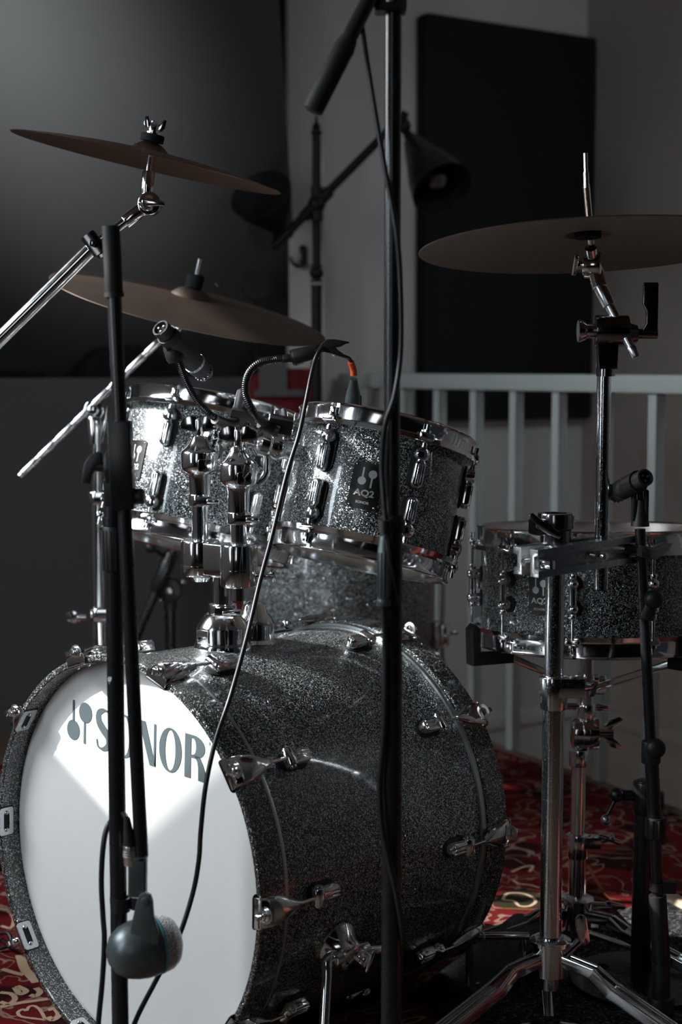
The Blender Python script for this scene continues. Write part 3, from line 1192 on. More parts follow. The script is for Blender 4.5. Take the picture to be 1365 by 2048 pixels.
# mallets
flat_add(mb, [(-.1395, .168), (-.1350, .168), (-.1350, .1995), (-.1395, .1995)], lf)
flat_add(mb, circle(.0148, 40, -.1375, .1553), lf)
flat_add(mb, [(-.1130, .1400), (-.1085, .1400), (-.1085, .172), (-.1130, .172)], lf)
flat_add(mb, circle(.0150, 40, -.1095, .1855), lf)
# letters: cap height .139 - .199
y0, y1 = .1390, .1985
def L_O(x0, x1):
    cx, rx = (x0 + x1) / 2, (x1 - x0) / 2
    cy, ry = (y0 + y1) / 2, (y1 - y0) / 2 + .001
    strip2(mb, arc(cx, cy, rx, ry, 0, 360, 48), arc(cx, cy, rx * .46, ry * .90, 0, 360, 48), lf)
def L_N(x0, x1):
    w = x1 - x0
    flat_add(mb, [(x0, y0), (x0 + .0045, y0), (x0 + .0045, y1 - .008), (x0, y1)], lf)
    flat_add(mb, [(x0, y1), (x0 + .0145, y1), (x1, y0), (x1 - .0125, y0)], lf)
    flat_add(mb, [(x1 - .0045, y0 + .004), (x1, y0), (x1, y1), (x1 - .0045, y1)], lf)
def L_R(x0, x1):
    sw = .0125
    flat_add(mb, [(x0, y0), (x0 + sw, y0), (x0 + sw, y1), (x0, y1)], lf)
    xc = x0 + sw
    ym = y1 - .031
    oc = arc(xc + .006, (y1 + ym) / 2, x1 - xc - .006, (y1 - ym) / 2, 90, -90, 20)
    ic = arc(xc + .004, (y1 + ym) / 2, .006, (y1 - ym) / 2 - .0045, 90, -90, 20)
    strip2(mb, [(xc, y1)] + oc + [(xc, ym)], [(xc, y1 - .0045)] + ic + [(xc, ym + .0045)], lf)
    A = [(xc + .0075, ym + .003), (xc + .013, ym - .004), (xc + .015, ym - .012), (xc + .0155, y0)]
    B = [(xc + .017, ym + .004), (xc + .024, ym - .005), (x1 + .001, ym - .014), (x1 + .001, y0)]
    strip2(mb, [(xc, ym + .0045)] + A, [(xc + .012, ym + .0045)] + B, lf)
def L_S(x0, x1):
    cx = (x0 + x1) / 2
    w = x1 - x0
    ctr = catmull([(x1 - .0035, y1 - .010, 0), (x1 - .007, y1 - .003, 0), (cx, y1 - .0018, 0), (x0 + .0065, y1 - .008, 0), (x0 + .0075, y1 - .020, 0), (cx, (y0 + y1) / 2, 0), (x1 - .0065, y0 + .021, 0), (x1 - .0065, y0 + .009, 0), (cx, y0 + .0018, 0), (x0 + .006, y0 + .004, 0), (x0 + .0025, y0 + .014, 0)], 8)
    n = len(ctr)
    A, B = [], []
    for i, p in enumerate(ctr):
        t = i / (n - 1)
        a, b = ctr[max(i - 1, 0)], ctr[min(i + 1, n - 1)]
        d = (b - a).normalized()
        hw = .0016 + .0052 * max(0, math.sin(math.pi * min(max((t - .16) / .68, 0), 1))) ** .8
        A.append((p.x - d.y * hw, p.y + d.x * hw)); B.append((p.x + d.y * hw, p.y - d.x * hw))
    strip2(mb, A, B, lf)
L_S(-.0850, -.0500)
L_O(-.0440, .0030)
L_N(.0100, .0475)
L_O(.0545, .1010)
L_R(.1075, .1475)
# registered mark
strip2(mb, arc(.1570, .1930, .0058, .0058, 0, 360, 30), arc(.1570, .1930, .0053, .0053, 0, 360, 30), lf)
t = text_mesh('R', .0085, 0, 1)
flat_add(mb, t, lambda x, y: lf(.1570 + x, .1901 + y))
part('lettering', mb, M_LOGO, fh, 'slate grey mallet emblem and SONOR lettering')


# claws, rods and lugs
def claw_meshes():
    """local frame: x tangential, y along the axis (away from the near head), z radial; origin on the hoop edge at r = BR"""
    c = MB()
    # claw body: sections along y, half width w, bottom z, top z
    secs = [(-.0032, .0165, -.004, .0022), (-.0020, .0195, -.006, .0050), (.006, .0205, .0003, .0085), (.020, .0195, .0003, .0125), (.034, .0165, .0004, .0135), (.046, .0115, .001, .0120), (.056, .0065, .002, .0105), (.062, .0042, .003, .0092)]
    rings = []
    for y, w, zb, zt in secs:
        ring = []
        for k in range(13):
            a = math.pi * k / 12
            ring.append(V((w * math.cos(a), y, zb + (zt - zb) * (math.sin(a) ** .55))))
        ring.append(V((-w * .98, y, zb))); ring.append(V((w * .98, y, zb)))
        rings.append(ring)
    c.rings(rings)
    # bridge over the hoop edge and inner leg
    c.prism(rrect(.0400, .0150, .003), frame((0, -.0030, -.0045), (0, -1, 0), (1, 0, 0)), -.0003, .0014, .0004)
    cm_ = c.mesh('claw_hook', M_CHROME)
    ip = MB()
    # frame-like plate on the inside of the hoop (two rivets)
    outer, inner = rrect(.042, .024, .004), rrect(.026, .010, .003)
    Mi = frame((0, .0085, -.0112), (0, 0, -1), (1, 0, 0))
    for a, b in ((outer, inner),):
        n = len(a)
        top = [[Mi @ V((p[0], p[1], .0016)) for p in q] for q in (a, b)]
        bot = [[Mi @ V((p[0], p[1], -.0004)) for p in q] for q in (a, b)]
        R4 = [bot[1], top[1], top[0], bot[0]]
        ip.rings([*R4, R4[0]], False, False)
    for sx in (-1, 1):
        ip.sphere(Mi @ V((sx * .013, 0, .001)), .0035, seg=12)
    im = ip.mesh('inner_plate', M_CHROME2)
    gk = MB(); gk.prism(rrect(.046, .028, .005), frame((0, .0085, -.0104), (0, 0, -1), (1, 0, 0)), -.0003, .0009, .0002)
    gm = gk.mesh('rubber_pad', M_RUBBER)
    s = MB()
    s.lathe([(0, 0), (.0085, 0), (.0085, .003), (.0060, .004), (.0060, .0075), (.0040, .0085), (0, .0085)], frame((0, -.001, .0075), (0, -1, .0), (1, 0, 0)), 18)
    s.box(frame((0, -.0125, .0075), (0, -1, 0)), .006, .006, .008, .0008)
    smm = s.mesh('key_screw', M_CHROME)
    w = MB(); w.lathe([(.0062, 0), (.0112, 0), (.0112, .0016), (.0062, .0016)], frame((0, .001, .0075), (0, -1, 0)), 20)
    wm = w.mesh('washer', M_PIN)
    r = MB()
    r.cyl((0, .058, .006), (0, .092, .006), .0026, seg=10)
    rm = r.mesh('tension_rod', M_CHROME)
    l = MB()
    zb = -(BR - RS)
    l.prism(stadium(.020, .040), Matrix.Translation((0, .118, zb)), .001, .0175, .003)
    for dx in (-.005, 0, .005):
        l.prism(stadium(.0026, .026, 4), Matrix.Translation((dx, .121, zb)), .0172, .0190, .0005)
    l.cyl((-.012, .098, .004), (.012, .098, .004), .0092, seg=20, bev=.002)
    l.cyl((-.0145, .098, .004), (.0145, .098, .004), .0055, seg=16, bev=.001)
    lm_ = l.mesh('lug', M_CHROME)
    g = MB(); g.prism(stadium(.028, .052), Matrix.Translation((0, .114, zb)), -.0005, .0018, .0005)
    return cm_, im, gm, smm, wm, rm, lm_, g.mesh('gasket', M_RUBBER)


CLM = claw_meshes()
for side in (0, 1):
    for k in range(10):
        deg = 18 + 36 * k
        t = 0 if side == 0 else BL
        ydir = BAX if side == 0 else -BAX
        o = bd(BR, deg, t)
        rad = (o - (BC + BAX * t)).normalized()
        M = frame(o, rad, ydir.cross(rad))
        c = put('claw_hook', CLM[0], bass, M)
        put('inner_plate', CLM[1], c, M); put('rubber_pad', CLM[2], c, M)
        put('key_screw', CLM[3], c, M); put('washer', CLM[4], c, M); put('tension_rod', CLM[5], c, M)
        l = put('lug', CLM[6], bass, M)
        put('gasket', CLM[7], l, M)


# spurs
def spur(deg, sgn):
    o = bd(RS, deg, .16)
    rad = (o - (BC + BAX * .16)).normalized()
    tang = BAX.cross(rad) * sgn
    M = frame(o, rad, BAX)
    mb = MB()
    mb.lathe([(0, 0), (.033, 0), (.033, .004), (.028, .010), (.021, .022), (.021, .034), (.017, .037), (0, .037)], M, 32)
    mb.cyl(o + rad * .025 - BAX * .03, o + rad * .025 + BAX * .035, .010, bev=.002)
    br = part('spur_bracket', mb, M_CHROME, bass)
    mb = MB()
    a = o + rad * .028 + BAX * .012
    mb.cyl(a, a + BAX * .050 + rad * .012, .0065, bev=.002)
    mb.cyl(a + rad * .002, a + rad * .02, .010, bev=.002)
    mb.sphere(a + BAX * .052 + rad * .012, .0045)
    mb.prism(stadium(.010, .036), frame(a + rad * .020 + BAX * .004, rad, BAX), 0, .005, .001)
    part('wing_nut', mb, M_CHROME, br)
    mb = MB()
    b = o + rad * .020 - BAX * .035
    bk = -.35 if sgn > 0 else .45
    down = V((BH.x * sgn * .25 + BAX.x * bk, BH.y * sgn * .25 + BAX.y * bk, -1))
    foot = b + down * ((b.z - .012) / 1.0)
    mb.tube([b + BAX * .03, b, b + (foot - b) * .12 - V((0, 0, 0)), b + (foot - b) * .5, foot + V((0, 0, .006))], [.0075, .007], 14, smooth=6)
    lg = part('spur_leg', mb, M_CHROME, bass)
    mb = MB(); mb.lathe([(0, -.006), (.010, -.004), (.013, .004), (.012, .016), (.008, .022), (0, .022)], frame(foot + V((0, 0, 0.0)), (0, 0, 1)), 20)
    part('rubber_foot', mb, M_RUBBER, lg)


spur(108 - 0, 1)
spur(-108, -1)

# ---- toms ------------------------------------------------------------
TU = V((.215, .205, 1)).normalized()
tc10 = at(771, 874, 2.277)
tom10, D10 = tom('tom_drum', tc10, TU, .127, .178, 6, -38, -8, 'small grey-sparkle rack tom with black badge facing front, right of the tom holder', 'rack toms')
tc12 = at(444, 836, 2.57)
tom12, D12 = tom('tom_drum', tc12, V((.20, .205, 1)), .1525, .208, 6, -26, -49, 'larger brightly sunlit grey-sparkle rack tom behind the left microphone stand', 'rack toms')
# floor tom
fc = at(679, 1230, 3.20)
ft, DF = tom('floor_tom', V((fc.x, 3.20, .665)), (0, 0, 1), .203, .345, 8, 12, -150, 'deep grey-sparkle floor tom standing behind the bass drum, half hidden under the rack toms', None)
# floor tom legs
for i, dg in enumerate((78, -60, 190)):
    M = lug_frame(DF, .203, dg, -.25, 1)
    mb = MB()
    mb.prism(rrect(.034, .060, .006), M, 0, .016, .003)
    mb.cyl(M @ V((0, -.022, .020)), M @ V((0, .022, .020)), .0125, bev=.002)
    mb.cyl(M @ V((-.020, 0, .03)), M @ V((.030, 0, .03)), .0045)
    mb.prism(stadium(.008, .034), frame(M @ V((.030, 0, .03)), M.to_3x3() @ V((1, 0, 0)), M.to_3x3() @ V((0, 1, 0))), -.002, .004, .001)
    br = part('leg_bracket', mb, M_CHROME, ft)
    mb = MB()
    top = M @ V((0, .26, .020))
    kn = M @ V((0, -.05, .020))
    f0 = V((kn.x, kn.y, .03)) + (M.to_3x3() @ V((0, 0, .05)))
    mb.tube([top, M @ V((0, .1, .020)), kn, (kn + f0) / 2 + (M.to_3x3() @ V((0, 0, .006))), f0], [.0048, .0048], 12, smooth=4)
    lg = part('leg', mb, M_CHROME, ft)
    mb = MB(); mb.cyl(V((f0.x, f0.y, .008)), V((f0.x, f0.y, .045)), .013, .009, bev=.003)
    part('rubber_foot', mb, M_RUBBER, lg)

# ---- snare drum --------------------------------------------------------
SU = V((.0, .050, 1)).normalized()
sc_ = at(1187, 1076, 2.42)
SRS, SD = .1778, .152
snare = thing('snare_drum', sc_ - SU * SD, 'grey-sparkle snare drum with double-ended chrome lugs, on a stand at the right', 'drum')
DS = drum_frame(sc_, SU)
DSB = DS @ Matrix.Translation((0, 0, -SD))
sdegs = [-90 + 36 * i for i in range(10)]
mb = MB(); mb.lathe([(SRS - .006, -.004), (SRS - .001, -.006), (SRS, -.008), (SRS, -SD + .008), (SRS - .006, -SD + .004), (SRS - .0065, -SD + .006), (SRS - .0065, -.006), (SRS - .006, -.004)], DS, 128)
part('shell', mb, M_SPARK, snare)
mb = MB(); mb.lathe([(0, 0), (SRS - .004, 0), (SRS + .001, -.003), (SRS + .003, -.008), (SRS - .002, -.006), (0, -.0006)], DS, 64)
part('batter_head', mb, M_REFLHEAD, snare)
mb = MB(); mb.lathe([(0, 0), (SRS - .004, 0), (SRS + .001, .003), (SRS + .003, .008), (SRS - .002, .006), (0, .0006)], DSB, 64)
part('snare_side_head', mb, M_CLEARHEAD, snare)
part('hoop', flanged_hoop(DS, SRS, 1, sdegs, .024), M_CHROME, snare)
bh_ = part('hoop', flanged_hoop(DSB, SRS, -1, sdegs, .022), M_CHROME, snare)
mb = MB()
rh = SRS + .0064
fS = lambda x, y: DS @ V((rh * math.cos(R_(-40) + x / rh), rh * math.sin(R_(-40) + x / rh), -SD - .0085 + y))
flat_add(mb, text_mesh('SONOR', .0085, .0003, 1.0), lambda x, y: fS(x - .005, y))
flat_add(mb, text_mesh('2.3 mm PowerHoop', .0066, .0001, 1.0), lambda x, y: fS(x + .047, y))
flat_add(mb, circle(.0018, 12, 0, 0), lambda x, y: fS(x - .026, y + .0015))
flat_add(mb, circle(.0018, 12, 0, 0), lambda x, y: fS(x - .0215, y + .0045))
part('hoop_lettering', mb, M_BADGE, bh_, 'small black lettering on the lower hoop')
l = MB()
for s_ in (-1, 1):
    l.cyl((0, s_ * .019, 0), (0, s_ * .019, .012), .0078, seg=18, bev=.001)
    l.sphere((0, s_ * .019, .0145), .0090, seg=18)
    l.cyl((0, s_ * .026, .0145), (0, s_ * .034, .0145), .0055, seg=16, bev=.001)
l.cyl((0, -.014, .0145), (0, .014, .0145), .0060, seg=16)
lm1 = l.mesh('lug', M_CHROME)
l = MB()
for s_ in (-1, 1): l.prism(circle(.0125, 20, 0, s_ * .019), Matrix(), -.0003, .0022, .0006)
lm2 = l.mesh('gasket', M_RUBBER)
rods = []
for s_ in (-1, 1):
    l = MB()
    l.cyl((0, s_ * .030, .0145), (0, s_ * .074, .0145), .0025, seg=10)
    l.cyl((0, s_ * .072, .0145), (0, s_ * .076, .0145), .0058, seg=14)
    l.box(Matrix.Translation((0, s_ * .081, .0145)), .006, .009, .006, .0008)
    rods.append(l.mesh('tension_rod', M_CHROME))
for d in sdegs:
    M = lug_frame(DS, SRS, d, -SD / 2, 1)
    a = put('lug', lm1, snare, M); put('gasket', lm2, a, M); put('tension_rod', rods[0], a, M); put('tension_rod', rods[1], a, M)
badge(DS, SRS, -35.5, -SD * .50, .036, .062, snare)
# snare strainer on the far left side
M = lug_frame(DS, SRS, -110, -.09, 1)
mb = MB(); mb.prism(rrect(.03, .05, .005), M, 0, .012, .003); mb.cyl(M @ V((0, -.01, .02)), M @ V((0, .03, .022)), .004)
part('strainer', mb, M_CHROME, snare)

# ================================================================== TOM HOLDER
HY = 2.20
base_c = bd(RS, 0, .195)
root = thing('tom_holder', base_c, 'chrome double tom holder with two posts standing on top of the bass drum', 'tom holder')
M = frame(base_c - BU * .004, BU, -BAX)
up_ = BU
mb = MB()
k = .68
mb.lathe([(0, 0), (.046 * .92, 0), (.046 * .92, .004), (.040, .010), (.0385, .012), (.0385, .030), (.0375, .034), (.030, .045), (.0265, .050), (.024, .052), (0, .052)], M, 48)
mb.prism(rrect(.024, .020, .003), M @ frame((.0385, 0, .021), (1, 0, 0), (0, 1, 0)), -.002, .0015, .0008)
part('base_cup', mb, M_CHROME, root)
mb = MB()
c2 = base_c + BAX * .062 - BU * .004
M2 = frame(c2, BU, -BAX)
mb.lathe([(0, 0), (.036, 0), (.036, .004), (.031, .009), (.031, .030), (.026, .040), (.020, .046), (.017, .058), (.010, .064), (0, .064)], M2, 10)
part('rear_cup', mb, M_CHROME, root)
pc_ = V((base_c.x, base_c.y, base_c.z))
def hp(px, py, y=HY): return at(px, py, y)
cx = hp(452, 1200).x
yy = base_c.y
def hz(py): return at(452, py, yy).z
mb = MB()
mb.cyl((pc_.x, yy, hz(1245)), (pc_.x, yy, hz(1090)), .0145, seg=28)
part('post', mb, M_CHROME, root)
mb = MB()
mb.cyl((pc_.x, yy, hz(1236)), (pc_.x, yy, hz(1207)), .0205, seg=28, bev=.002)
mb.cyl((pc_.x + .002, yy - .023, hz(1220)), (pc_.x + .028, yy - .026, hz(1220)), .0055, bev=.001)
mb.box(frame((pc_.x + .004, yy - .022, hz(1221)), (0, 0, 1)), .026, .012, .017, .002)
part('memory_lock', mb, M_CHROME, root)
# twin clamp block
pL = at(401, 1110, yy + .018)
pR = at(478, 1110, yy - .034)
mb = MB()
rr = .0270
def hull2(a, b, r, n=14):
    d = V((b.x - a.x, b.y - a.y)); ang = math.atan2(d.y, d.x)
    o = []
    for i in range(n + 1):
        t = ang - math.pi / 2 + math.pi * i / n
        o.append((b.x + r * math.cos(t), b.y + r * math.sin(t)))
    for i in range(n + 1):
        t = ang + math.pi / 2 + math.pi * i / n
        o.append((a.x + r * math.cos(t), a.y + r * math.sin(t)))
    return o
aL = V((pL.x, pL.y)); aR = V((pR.x, pR.y))
z0_, z1_ = at(440, 1152, yy).z, at(440, 1082, yy).z
mb.prism(hull2(aL, aR, rr * .62), Matrix(), z0_ + .002, z1_ - .002, .003)
mb.cyl((aL.x, aL.y, z0_ - .002), (aL.x, aL.y, z1_), .0285, seg=36, bev=.004)
mb.cyl((aR.x, aR.y, at(440, 1167, yy).z), (aR.x, aR.y, z1_), .0270, seg=36, bev=.004)
mb.cyl((pc_.x, yy, z0_), (pc_.x, yy, z1_ - .004), .0235, seg=32, bev=.003)
for a_, r_ in ((aL, .0290), (aR, .0275)):
    mb.cyl((a_.x, a_.y, z0_ + .0125), (a_.x, a_.y, z0_ + .0145), r_, seg=36)
part('clamp_block', mb, M_CHROME, root)
mb = MB()
mb.cyl((pL.x, pL.y, at(0, 1163, pL.y).z), (pL.x, pL.y, at(0, 1150, pL.y).z), .012, .016, bev=.002)
mb.cyl((pR.x + .010, pR.y - .004, at(0, 1146, yy).z), (pR.x + .046, pR.y + .002, at(0, 1146, yy).z), .005, bev=.001)
mb.prism(stadium(.011, .040), frame((pR.x + .048, pR.y + .002, at(0, 1146, yy).z), (1, 0, .1), (0, .4, 1)), -.002, .004, .001)
part('clamp_wing', mb, M_CHROME, root)


def tom_post(p, ytop, ylock, ybell0, ybell1, ybot, side, label):
    """post p (x, y) with bell shaped ratchet cap"""
    z = lambda py: at(440, py, p.y).z
    mb = MB()
    mb.cyl((p.x, p.y, z(ybot)), (p.x, p.y, z(ybell1 + 5)), .0118, seg=24)
    post = part('post', mb, M_CHROME, root)
    mb = MB()
    mb.cyl((p.x, p.y, z(ylock + 12)), (p.x, p.y, z(ylock - 12)), .0165, seg=24, bev=.0015)
    mb.box(frame((p.x + .008, p.y - .016, z(ylock)), (0, 0, 1)), .022, .010, .013, .002)
    mb.cyl((p.x + .012, p.y - .018, z(ylock)), (p.x + .030, p.y - .020, z(ylock)), .0045, bev=.001)
    part('memory_lock', mb, M_CHROME, root)
    mb = MB()
    h = z(ybell0) - z(ybell1)
    mb.lathe([(0, -.040), (.0150, -.040), (.0160, -.008), (.0175, -.002), (.0235, .002), (.0262, .006), (.0270, .011), (.0272, h * .54), (.0255, h * .60), (.0200, h * .68), (.0155, h * .78), (.0125, h * .88), (.0108, h * .96), (.0090, h), (0, h)], frame((p.x, p.y, z(ybell1)), (.0, .0, 1)), 40)
    mb.prism(rrect(.020, .018, .003), frame((p.x + .010, p.y - .0255, z(ybell1) + h * .22), (.3, -1, 0), (1, .3, 0)), -.003, .0015, .0006)
    part('ratchet_cap', mb, M_CHROME, root)
    mb = MB()
    q = V((p.x, p.y, z(ybell0)))
    mb.cyl(q - V((0, 0, .004)), q + V((0, 0, .024)), .0060, seg=14, bev=.001)
    for s_ in (-1, 1):
        o = [(0, -.004), (.010, -.004), (.026, .000), (.0285, .007), (.024, .015), (.014, .020), (.004, .018)]
        mb.prism([(s_ * a, b) for a, b in o], frame(q + V((0, 0, .010)), (0, -1, 0), (1, 0, 0)), -.003, .003, .0012)
    part('wing_nut', mb, M_CHROME, root)


tom_post(pR, 865, 1036, 893, 972, 1200, 1, '')
tom_post(pL, 835, 1000, 872, 945, 1110, -1, '')


def tom_arm(p, pz, via, end, shell_dir):
    """bent rod from the cap to the round clamp screwed to the tom"""
    mb = MB()
    mb.tube([V((p.x, p.y, pz))] + via + [end], [.0058, .0058], 14, smooth=8)
    part('bent_arm', mb, M_CHROME, root)
    d = shell_dir.normalized()
    M = frame(end, d)
    mb = MB()
    mb.lathe([(0, -.014), (.012, -.014), (.019, -.008), (.0195, .004), (.0165, .008), (.0165, .012), (.0195, .016), (.0195, .026), (.014, .034), (.012, .060), (0, .060)], M, 28)
    part('tom_bracket', mb, M_CHROME, root)
    mb = MB()
    mb.cyl(end - d * .012, end - d * .030, .0055, bev=.001)
    for s_ in (-1, 1):
        mb.prism([(s_ * a, b) for a, b in [(0, -.004), (.012, -.005), (.024, -.002), (.027, .004), (.020, .007), (.004, .006)]], frame(end - d * .028, -d, (0.2, .2, 1)), -.002, .004, .001)
    part('bracket_wing', mb, M_CHROME, root)


e10 = at(527, 888, 2.20)
tom_arm(pR, at(0, 967, pR.y).z, [at(508, 968, 2.185), at(531, 950, 2.19), at(533, 915, 2.195)], e10, tc10 - TU * .055 - e10)
e12 = at(432, 878, 2.27)
tom_arm(pL, at(0, 925, pL.y).z, [at(430, 925, 2.22), at(440, 900, 2.25)], e12, tc12 - V((.0, .0, .055)) - e12)

# ================================================================== CYMBALS
def cymbal(name, c, u, R, bow, bell_r, bell_h, mat, label, group=None):
    M = frame(c, u)
    pr = []
    def z(r):
        zz = bow * (1 - (r / R) ** 1.9)
        if r < bell_r:
            t = r / bell_r
            zz += bell_h * (1 - t ** 2.4)
        return zz
    rs = [.0065] + [bell_r * i / 12 for i in range(2, 13)] + [bell_r + (R - bell_r) * (i / 26) for i in range(1, 27)]
    top = [(r, z(r)) for r in rs]
    bot = [(r, z(r) - .0014 - .0006 * (r < bell_r)) for r in reversed(rs)]
    mb = MB()
    mb.lathe(top[:-1] + [(R - .0006, z(R) + .0001), (R, z(R) - .0007), (R - .0006, z(R) - .0014)] + bot[1:] + [top[0]], Matrix(), 128)
    o = put(name, mb.mesh(name, mat), None, M)
    tag(o, label, 'cymbal', group)
    return M, bow + bell_h


C1u = V((.222, -.047, 1)).normalized()
C1c = at(295, 325, 2.31)
C1M, C1h = cymbal('crash_cymbal', C1c, C1u, .2032, .017, .030, .014, M_BRONZE, 'thin bronze cymbal at upper left, tilted down to the right, highest of the three')
C2u = V((.245, -.165, 1)).normalized()
C2c = at(379, 614, 2.79)
C2M, C2h = cymbal('ride_cymbal', C2c, C2u, .254, .020, .038, .017, M_BRONZE2, 'large dark bronze cymbal showing its top, tilted above the left rack tom')
C3u = V((-.030, .088, 1)).normalized()
C3c = at(1177, 494, 2.08)
C3M, C3h = cymbal('crash_cymbal', C3c, C3u, .2286, .018, .034, .016, M_BRONZE, 'bronze cymbal at the right seen from below, above the snare drum')


def felts(root, M, h, mat, wing=True, stud=.03, cap_r=.0125):
    mb = MB()
    mb.lathe([(.004, h + .0005), (cap_r + .003, h + .0005), (cap_r + .003, h + .012), (.004, h + .012)], M, 24)
    mb.lathe([(.004, h - .014), (cap_r, h - .014), (cap_r, h - .0035), (.004, h - .0035)], M, 24)
    part('felt', mb, mat, root)


def wingnut(root, M, z0, s=1.0, name='wing_nut', mat=None):
    mb = MB()
    mb.lathe([(0, z0), (.008 * s, z0), (.0075 * s, z0 + .012 * s), (.005 * s, z0 + .016 * s), (0, z0 + .016 * s)], M, 16)
    for s_ in (-1, 1):
        o = [(.004, .002), (.012, .004), (.017, .010), (.017, .022), (.012, .023), (.008, .014), (.004, .012)]
        mb.prism([(s_ * a * s, b * s) for a, b in o], M @ frame((0, 0, z0), (0, -1, .0), (1, 0, 0)), -.0022, .0022, .0008)
    return part(name, mb, mat or M_CHROME, root)


def tripod(root, hub, foot_r, hub_z, ang, r=.0145, mat=None, brace=True, ridged=True):
    """double-braced tripod: three legs hinged at the collar, running to the floor"""
    mat = mat or M_CHROME
    x, y = hub
    mb = MB()
    mb.lathe([(r, hub_z - .030), (r + .010, hub_z - .030), (r + .010, hub_z + .012), (r + .014, hub_z + .014), (r + .014, hub_z + .019), (r + .007, hub_z + .023), (r, hub_z + .023), (r, hub_z - .030)], frame((x, y, 0), (0, 0, 1)), 32)
    part('leg_collar', mb, mat, root)
    for a in ang:
        d = V((math.cos(R_(a)), math.sin(R_(a)), 0))
        n = V((-d.y, d.x, 0))
        h = V((x, y, hub_z - .006)) + d * (r + .006)
        f = V((x, y, .012)) + d * foot_r
        mb = MB()
        if ridged:
            for s_ in (-1, 1):
                P = [h + n * s_ * .007, h + (f - h) * .14 + n * s_ * .007 + V((0, 0, .012)), h + (f - h) * .22 + n * s_ * .011 + V((0, 0, .004)), f + n * s_ * .011]
                for a_, b_ in zip(P[:-1], P[1:]):
                    q = (b_ - a_)
                    M = frame((a_ + b_) / 2, q, n)
                    mb.prism(rrect(.0055, .017, .002), M, -q.length / 2 - .001, q.length / 2 + .001)
            # ridged web between the two rails
            a_, b_ = P[2] - n * .011, P[3] - n * .011
            q = b_ - a_
            M = frame((a_ + b_) / 2, q, n)
            mb.prism([(-.011, -.003), (.011, -.003), (.011, .001), (.008, .001), (.007, .003), (.005, .003), (.004, .001), (.001, .001), (0, .003), (-.002, .003), (-.003, .001), (-.006, .001), (-.007, .003), (-.009, .003), (-.010, .001), (-.011, .001)], M, -q.length / 2, q.length / 2)
        else:
            mb.tube([h, h + (f - h) * .1 + V((0, 0, .006)), f], [.008, .008], 12, smooth=4)
        lg = part('leg', mb, mat, root)
        mb = MB()
        mb.cyl(f - V((0, 0, .0)) + (h - f).normalized() * .03, f - (h - f).normalized() * .006, .0125, .015, bev=.004)
        part('rubber_foot', mb, M_RUBBER, lg)
        if brace:
            e = h + (f - h) * .52
            g = V((x, y, max(hub_z * .30, .05))) + d * r
            mb = MB()
            q = e - g
            mb.prism(rrect(.014, .004, .001), frame((e + g) / 2, q, n), -q.length / 2, q.length / 2)
            part('brace', mb, mat, root)


# ---- stand of the upper left cymbal (boom only in view, its pole stands left of the frame)
root = thing('cymbal_stand', V((at(-230, 900, 2.30).x, 2.30, 0)), 'chrome boom arm rising from the left edge to the highest left cymbal', 'cymbal stand')
b0, b1, b2 = at(-230, 905, 2.30), at(196, 484, 2.30), at(282, 421, 2.305)
mb = MB(); mb.cyl(b0, b1, .0112, seg=28)
part('boom_tube', mb, M_CHROME, root)
mb = MB(); mb.cyl(b1, b2, .0068, seg=20)
dd = (b2 - b1).normalized()
mb.cyl(b1 + dd * .050, b2, .0105, seg=24, bev=.001)
part('boom_rod', mb, M_CHROME, root)
mb = MB()
mb.box(frame(b1 - dd * .006, dd, (0, 1, 0)), .024, .034, .024, .003)
mb.cyl(b1 - dd * .006 + V((.0, -.012, 0)), b1 - dd * .006 + V((0.0, -.024, 0)), .005, bev=.001)
mb.box(frame(b1 - dd * .004 + V((.008, 0, -.012)), dd, (0, 1, 0)), .012, .016, .018, .002)
part('boom_clamp', mb, M_DARKCHROME, root)
tp = at(300, 408, 2.305)
mb = MB()
mb.cyl(tp + V((0, .011, 0)), tp - V((0, .012, 0)), .0172, seg=32, bev=.002)
mb.cyl(tp + V((-.006, -.010, .0)), tp - V((-.001, .017, 0)), .0120, seg=32, bev=.002)
mb.cyl(b2 - dd * .001, tp, .0105, seg=20)
part('tilter', mb, M_CHROME, root)
mb = MB()
Mw = frame(tp - V((-.001, .018, 0)), (0, -1, 0), (1, 0, -.1))
mb.prism([(-.017, 0), (-.010, .004), (0, .0065), (.012, .0045), (.024, .003), (.024, -.003), (.012, -.0035), (0, -.0055), (-.010, -.003)], Mw, -.002, .006, .002)
part('tilter_wing', mb, M_CHROME, root)
mb = MB()
s0 = at(293, 394, 2.305)
hole = C1M @ V((0, 0, C1h))
du = (hole - s0).normalized()
mb.cyl(s0, s0 + du * .038, .0095, .0095, seg=24, bev=.0015)
mb.cyl(s0 + du * .02, hole + du * .030, .0042, seg=16)
part('stud', mb, M_CHROME, root)
Mh = frame(hole, C1u)
mb = MB()
mb.lathe([(.004, .000), (.0175, .000), (.0178, .009), (.0165, .011), (.004, .011)], Mh, 28)
part('felt', mb, M_FELT, root)
mb = MB(); mb.lathe([(0, .011), (.011, .011), (.011, .0135), (0, .0135)], Mh, 24)
part('washer', mb, M_CHROME, root)
wingnut(root, Mh, .0135, .95)
mb = MB(); px = b0.x
mb.cyl((px, 2.30, .1), (px, 2.30, b0.z - .03), .0127, seg=20)
mb.cyl((px, 2.28, b0.z), (px, 2.33, b0.z), .02)
part('pole', mb, M_CHROME, root)
tripod(root, (px, 2.30), .33, .32, (150, 250, 40), .0127)

